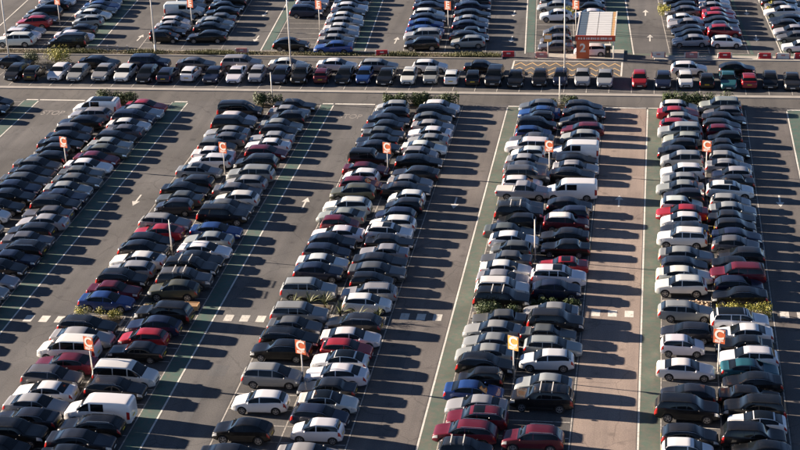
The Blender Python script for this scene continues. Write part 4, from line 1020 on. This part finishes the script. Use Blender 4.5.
# ------------------------------------------------------------------ pay canopy
t = link('pay_canopy', None, None, (-6.95, 206.0, .12)); tag(t, 'pay station canopy with slatted white roof and red fascia', 'canopy')
ya, yb, zc, hw = -5.7, 5.6, 2.95, 2.38
fr = MB()
for s in (-1, 1): fr.box(s*hw - .07, s*hw + .07, ya, yb, zc - .12, zc + .06)
for i in range(5):
    y = ya + .2 + (yb - ya - .4)*i/4; fr.box(-hw + .075, hw - .075, y - .05, y + .05, zc - .14, zc - .03)
fr.build('roof_frame', M['galv'], t)
N = 11
for i in range(N):
    y0 = ya + .12 + i*(yb - ya - .24)/N; y1 = y0 + (yb - ya - .24)/N - .09
    a = MB().box(-hw + .10, -hw + 1.15, y0, y1, zc - .015, zc + .015).build('glass_pane', M['canopy_glass'], t)
    MB().box(-hw + 1.20, .12, y0, y1, zc - .02, zc + .03).build('roof_slat', M['canopy_pane'], t)
    MB().box(.20, hw - .50, y0, y1, zc - .02, zc + .03).build('roof_slat', M['canopy_pane'], t)
    MB().box(hw - .44, hw - .10, y0, y1, zc - .02, zc + .02).build('edge_slat', M['tan'], t)
fa = MB().box(-hw - .1, hw + .1, ya - .13, ya - .002, zc - .62, zc + .10).build('fascia', M['canopy_red'], t)
m = MB()
rr = random.Random(5)
x = -hw + .25
while x < hw - .35:
    w = rr.uniform(.10, .2); m.box(x, x + w, ya - .142, ya - .131, zc - .40, zc - .14); x += w + rr.uniform(.05, .18)
m.build('fascia_print', M['sign_white'], fa)
pl = MB().box(-hw + .02, -hw + 1.62, ya + .02, ya + .42, 0, zc - .64).build('pillar', M['orange'], t)
o = link('numeral', text_mesh('2', M['sign_white'], .004, .03), pl, (-hw + .82, ya + .012, 1.35)); o.rotation_euler = (R(90), 0, 0); o.scale = (1.5, 1.5, 1)
for (x, y) in ((hw - .1, ya + .2), (-hw + .1, yb - .3), (hw - .1, yb - .3)):
    MB().tube((x, y, 0 if y < 0 else -.12), (x, y, zc - .12), .07, .07).build('post', M['galv'], t, smooth=True)
t2 = link('ticket_machine', None, None, (-5.4, 201.1, .12)); tag(t2, 'dark ticket machine under the front of the pay canopy', 'ticket machine')
MB().box(-.35, .35, -.25, .25, 0, 1.55, .03).build('cabinet', M['well'], t2)
MB().box(-.24, .24, -.262, -.232, 1.0, 1.35).build('screen', M['glass'], t2)
MB().box(-.42, .42, -.38, .30, 1.56, 1.66, .02).build('hood', M['white_plastic'], t2)
MB().box(-.12, .12, -.265, -.24, .65, .9).build('slot_plate', M['chrome'], t2)
# ------------------------------------------------------------------ planting
def leaf_cloud(name, mat, dims, n, size, rng, shape='box', up=0.35):
    """loose leaf faces through the outer volume of a shrub, with an uneven outline"""
    v = []; f = []
    lx, ly, lz = dims
    lumps = [(rng.uniform(-.5, .5) * lx, rng.uniform(-.3, .3) * ly, rng.uniform(.45, .85) * lz, rng.uniform(.30, .55) * min(lx, ly * 1.6, lz * 1.6)) for _ in range(max(5, int(lx * 3.2)))]
    for i in range(n):
        cx, cy, cz, r = lumps[rng.randrange(len(lumps))]
        d = Vector((rng.gauss(0, 1), rng.gauss(0, 1), rng.gauss(0.2, 1))); d.normalize()
        rad = r * (rng.random() ** .45)
        p = Vector((cx, cy, cz)) + d * rad
        if p.z < .03: p.z = abs(p.z) * .5 + .03
        p.x = max(-lx/2 - .15, min(lx/2 + .15, p.x)); p.y = max(-ly/2 - .1, min(ly/2 + .1, p.y))
        nrm = (d + Vector((rng.gauss(0, .6), rng.gauss(0, .6), rng.gauss(up, .6)))).normalized()
        a = nrm.orthogonal().normalized(); a.rotate(Matrix.Rotation(rng.uniform(0, 6.28), 3, nrm)); b = nrm.cross(a)
        s = size * rng.uniform(.6, 1.3); k = len(v)
        v += [p - a*s, p + b*s*.45, p + a*s, p - b*s*.45]; f.append((k, k+1, k+2, k+3))
    return pymesh(name, v, f, mat)
vrng = random.Random(21)
def shrub(name, cat, x, y, dims, label, mat='leaf', n=900, size=.07, group=None, z=0.0, leafname='foliage'):
    t = link(name, None, None, (x, y, z)); tag(t, label, cat, group)
    st = MB()
    for i in range(max(3, int(dims[0] * 1.5))):
        a = vrng.uniform(-.45, .45) * dims[0]; b = vrng.uniform(-.3, .3) * dims[1]
        st.tube((a*.9, b*.8, -.05), (a + vrng.uniform(-.1, .1), b, dims[2]*.75), .025, .008, 5)
    st.build('stems', M['bark'], t)
    o = link(leafname, leaf_cloud(leafname, M[mat], dims, n, size, vrng), t); o['kind'] = 'stuff'
    return t
def island(x0, x1, y0, y1, top):
    structure('planted_island', MB().box(x0, x1, y0, y1, 0, .14, .03), M['kerbstone'])
    structure('island_soil', MB().box(x0 + .18, x1 - .18, y0 + .15, y1 - .15, .12, .165, .01), M[top])
# hedges where the blocks meet the access road
for x, y, d, lab in ((-63.0, 180.6, (5.0, 1.3, 1.15), 'dark green hedge at the road end of the outer hedge block'),
                     (-26.5, 181.5, (8.5, 1.2, 1.1), 'dark green hedge at the road end of the palm-island block'),
                     (6.0, 182.6, (8.8, 1.5, 1.15), 'tall dense hedge at the road end of the rubble-island block'),
                     (-10.0, 181.9, (3.2, 1.0, .9), 'low hedge at the road end of the cargo-van block'),
                     (-44.6, 180.7, (3.0, 1.1, 1.15), 'small dark hedge at the road end of the minibus block')):
    structure('planted_island', MB().box(x - d[0]/2 - .2, x + d[0]/2 + .2, y - d[1]/2 - .1, y + d[1]/2 + .1, 0, .13, .03), M['soil'])
    shrub('hedge', 'hedge', x, y, d, lab, 'leaf', int(3000 * d[0] * d[2] / 4), .11, 'hedges at the road ends', .1)
island(-49.2, -44.6, 122.3, 124.0, 'soil')
shrub('yellow_shrub', 'shrub', -48.0, 123.1, (1.3, 1.1, .95), 'round yellow-green shrub beside the crossing dashes', 'leaf_yellow', 1100, .06, 'yellow shrubs by the blue saloon', .14)
shrub('yellow_hedge', 'hedge', -45.9, 123.2, (2.4, 1.0, .65), 'low yellow-green hedge in front of the blue saloon', 'leaf_yellow', 1300, .06, None, .14)
island(-43.8, -38.9, 125.0, 126.8, 'chips')
island(-31.6, -26.9, 126.0, 127.6, 'soil')
island(-26.6, -21.9, 124.2, 125.6, 'soil')
def palm(x, y, s, label):
    t = link('spiky_palm', None, None, (x, y, .14)); tag(t, label, 'plant', 'spiky palms on the islands')
    MB().tube((0, 0, -.05), (0, 0, .35*s), .09*s, .07*s, 8).build('trunk', M['bark'], t)
    for i in range(22):
        az = vrng.uniform(0, 6.28); el = vrng.uniform(.25, 1.35); ln = s * vrng.uniform(.75, 1.15)
        v = []; f = []
        d = Vector((math.cos(az), math.sin(az), 0)); sd = Vector((-d.y, d.x, 0)); p = Vector((0, 0, .33*s))
        seg = 5
        for k in range(seg + 1):
            u = k/seg; e = el - u*u*.9
            w = .045*s*(1 - u)**.7 + .004
            v += [p - sd*w, p + sd*w]
            p = p + (d*math.cos(e) + Vector((0, 0, math.sin(e)))) * (ln/seg)
        for k in range(seg): f.append((2*k, 2*k+1, 2*k+3, 2*k+2))
        link('frond', pymesh('frond', v, f, M['leaf_palm']), t)
for x, y, s, lab in ((-30.3, 126.7, 1.1, 'spiky palm beside the rear of the black SUV'), (-28.9, 126.9, 1.2, 'spiky palm in the middle of the island behind the silver SUV'), (-27.5, 126.7, 1.3, 'spiky palm at the inner end of the palm island'),
                     (-25.8, 124.9, 1.35, 'spiky palm in front of the white hatchback at the island'), (-24.2, 124.8, 1.1, 'spiky palm between the white hatchback and dark estate'), (-22.5, 124.9, 1.0, 'spiky palm at the aisle end of the island')):
    palm(x, y, s, lab)
island(-14.7, -10.3, 125.9, 127.1, 'soil')
shrub('hedge', 'hedge', -12.4, 126.4, (4.3, 1.05, .95), 'clipped green hedge on the island beside the black SUV', 'leaf', 3600, .08, 'hedges on the islands', .14)
island(-9.9, -5.4, 128.2, 129.3, 'soil')
shrub('hedge', 'hedge', -7.6, 128.75, (4.2, .95, .55), 'patchy green hedge in front of the navy SUV', 'leaf', 2600, .08, 'hedges on the islands', .14)
island(6.1, 10.6, 127.5, 129.0, 'soil')
shrub('yellow_hedge', 'hedge', 8.3, 128.1, (4.3, 1.0, .8), 'low yellow-green hedge below the black saloon at the crossing', 'leaf_yellow', 2600, .075, None, .14)
island(1.5, 5.7, 128.9, 130.7, 'chips')
# rubble on the island: each stone its own part
t = link('rubble_pile', None, None, (3.6, 129.8, .165)); tag(t, 'orange-brown rubble stones on the island below the white SUV', 'rubble')
stones = []
for k in range(4):
    bm = bmesh.new(); bmesh.ops.create_icosphere(bm, subdivisions=1, radius=1.0)
    for vv in bm.verts: vv.co *= vrng.uniform(.7, 1.15)
    me = bpy.data.meshes.new('stone'); bm.to_mesh(me); bm.free(); me.materials.append(M['stone']); stones.append(me)
for i in range(70):
    s = vrng.uniform(.07, .19)
    o = link('stone', stones[i % 4], t, (vrng.uniform(-1.85, 1.85), vrng.uniform(-.68, .68), s*.35), vrng.uniform(0, 6.28)); o.scale = (s*1.2, s, s*.75)
# wooden planter box
t = link('planter_box', None, None, (-39.3, 125.9, .165)); tag(t, 'terracotta-coloured planter box at the walkway edge of the chip island', 'planter')
for (a, b, c, d) in ((-.7, .7, -.45, -.39), (-.7, .7, .39, .45), (-.7, -.64, -.385, .385), (.64, .7, -.385, .385)):
    MB().box(a, b, c, d, 0, .42).build('board', M['tan'], t)
MB().box(-.635, .635, -.385, .385, .05, .36).build('soil', M['chips'], t)
# bushes along the far road
shrub('yellow_bush', 'bush', -76.2, 196.3, (3.0, 1.8, 1.7), 'tall yellow-green bush behind the nose-out row', 'leaf_yellow', 2200, .10, None)
shrub('green_bush', 'bush', -79.3, 196.3, (2.2, 1.6, 1.3), 'dark green bush between the lamp post and the yellow bush', 'leaf', 1500, .09, None)
shrub('green_bush', 'bush', -11.9, 219.8, (2.5, 1.2, 1.0), 'green bush at the head of the far pay-canopy block', 'leaf_yellow', 900, .09, None)
shrub('green_bush', 'bush', 1.6, 221.5, (1.4, 4.2, 1.1), 'yellow-green bush at the aisle edge of the far canopy-shadow block', 'leaf_yellow', 1300, .09, None)
shrub('green_bush', 'bush', 15.9, 222.3, (1.4, 3.6, 1.0), 'yellow-green bush beside the far last-walkway block', 'leaf_yellow', 1000, .09, None)
# grass on the planted verge
def grass(name, x0, x1, y0, y1, z, n, mat, label, hgt=.14):
    v = []; f = []
    for i in range(n):
        x = vrng.uniform(x0, x1); y = vrng.uniform(y0, y1)
        dens = .5 + .5 * math.sin(x * .55 + 1.3 * math.sin(x * .19)) 
        if vrng.random() > .25 + .75 * dens: continue
        a = vrng.uniform(0, 6.28); h = hgt * vrng.uniform(.5, 1.6) * (.6 + .8 * dens); w = vrng.uniform(.02, .05)
        dx, dy = math.cos(a), math.sin(a); lx, ly = vrng.gauss(0, .06), vrng.gauss(0, .06); k = len(v)
        v += [(x - dx*w, y - dy*w, z), (x + dx*w, y + dy*w, z), (x + lx, y + ly, z + h)]; f.append((k, k+1, k+2))
    tag(link(name, pymesh(name, v, f, M[mat])), label, 'grass', kind='stuff')
grass('verge_grass', -100, -18.9, 200.4, 202.05, .15, 26000, 'grass', 'patchy dry grass along the planted verge', .20)
grass('island_weeds', -43.6, -39.9, 125.2, 126.6, .165, 900, 'grass', 'weeds on the chip island of the minibus block')
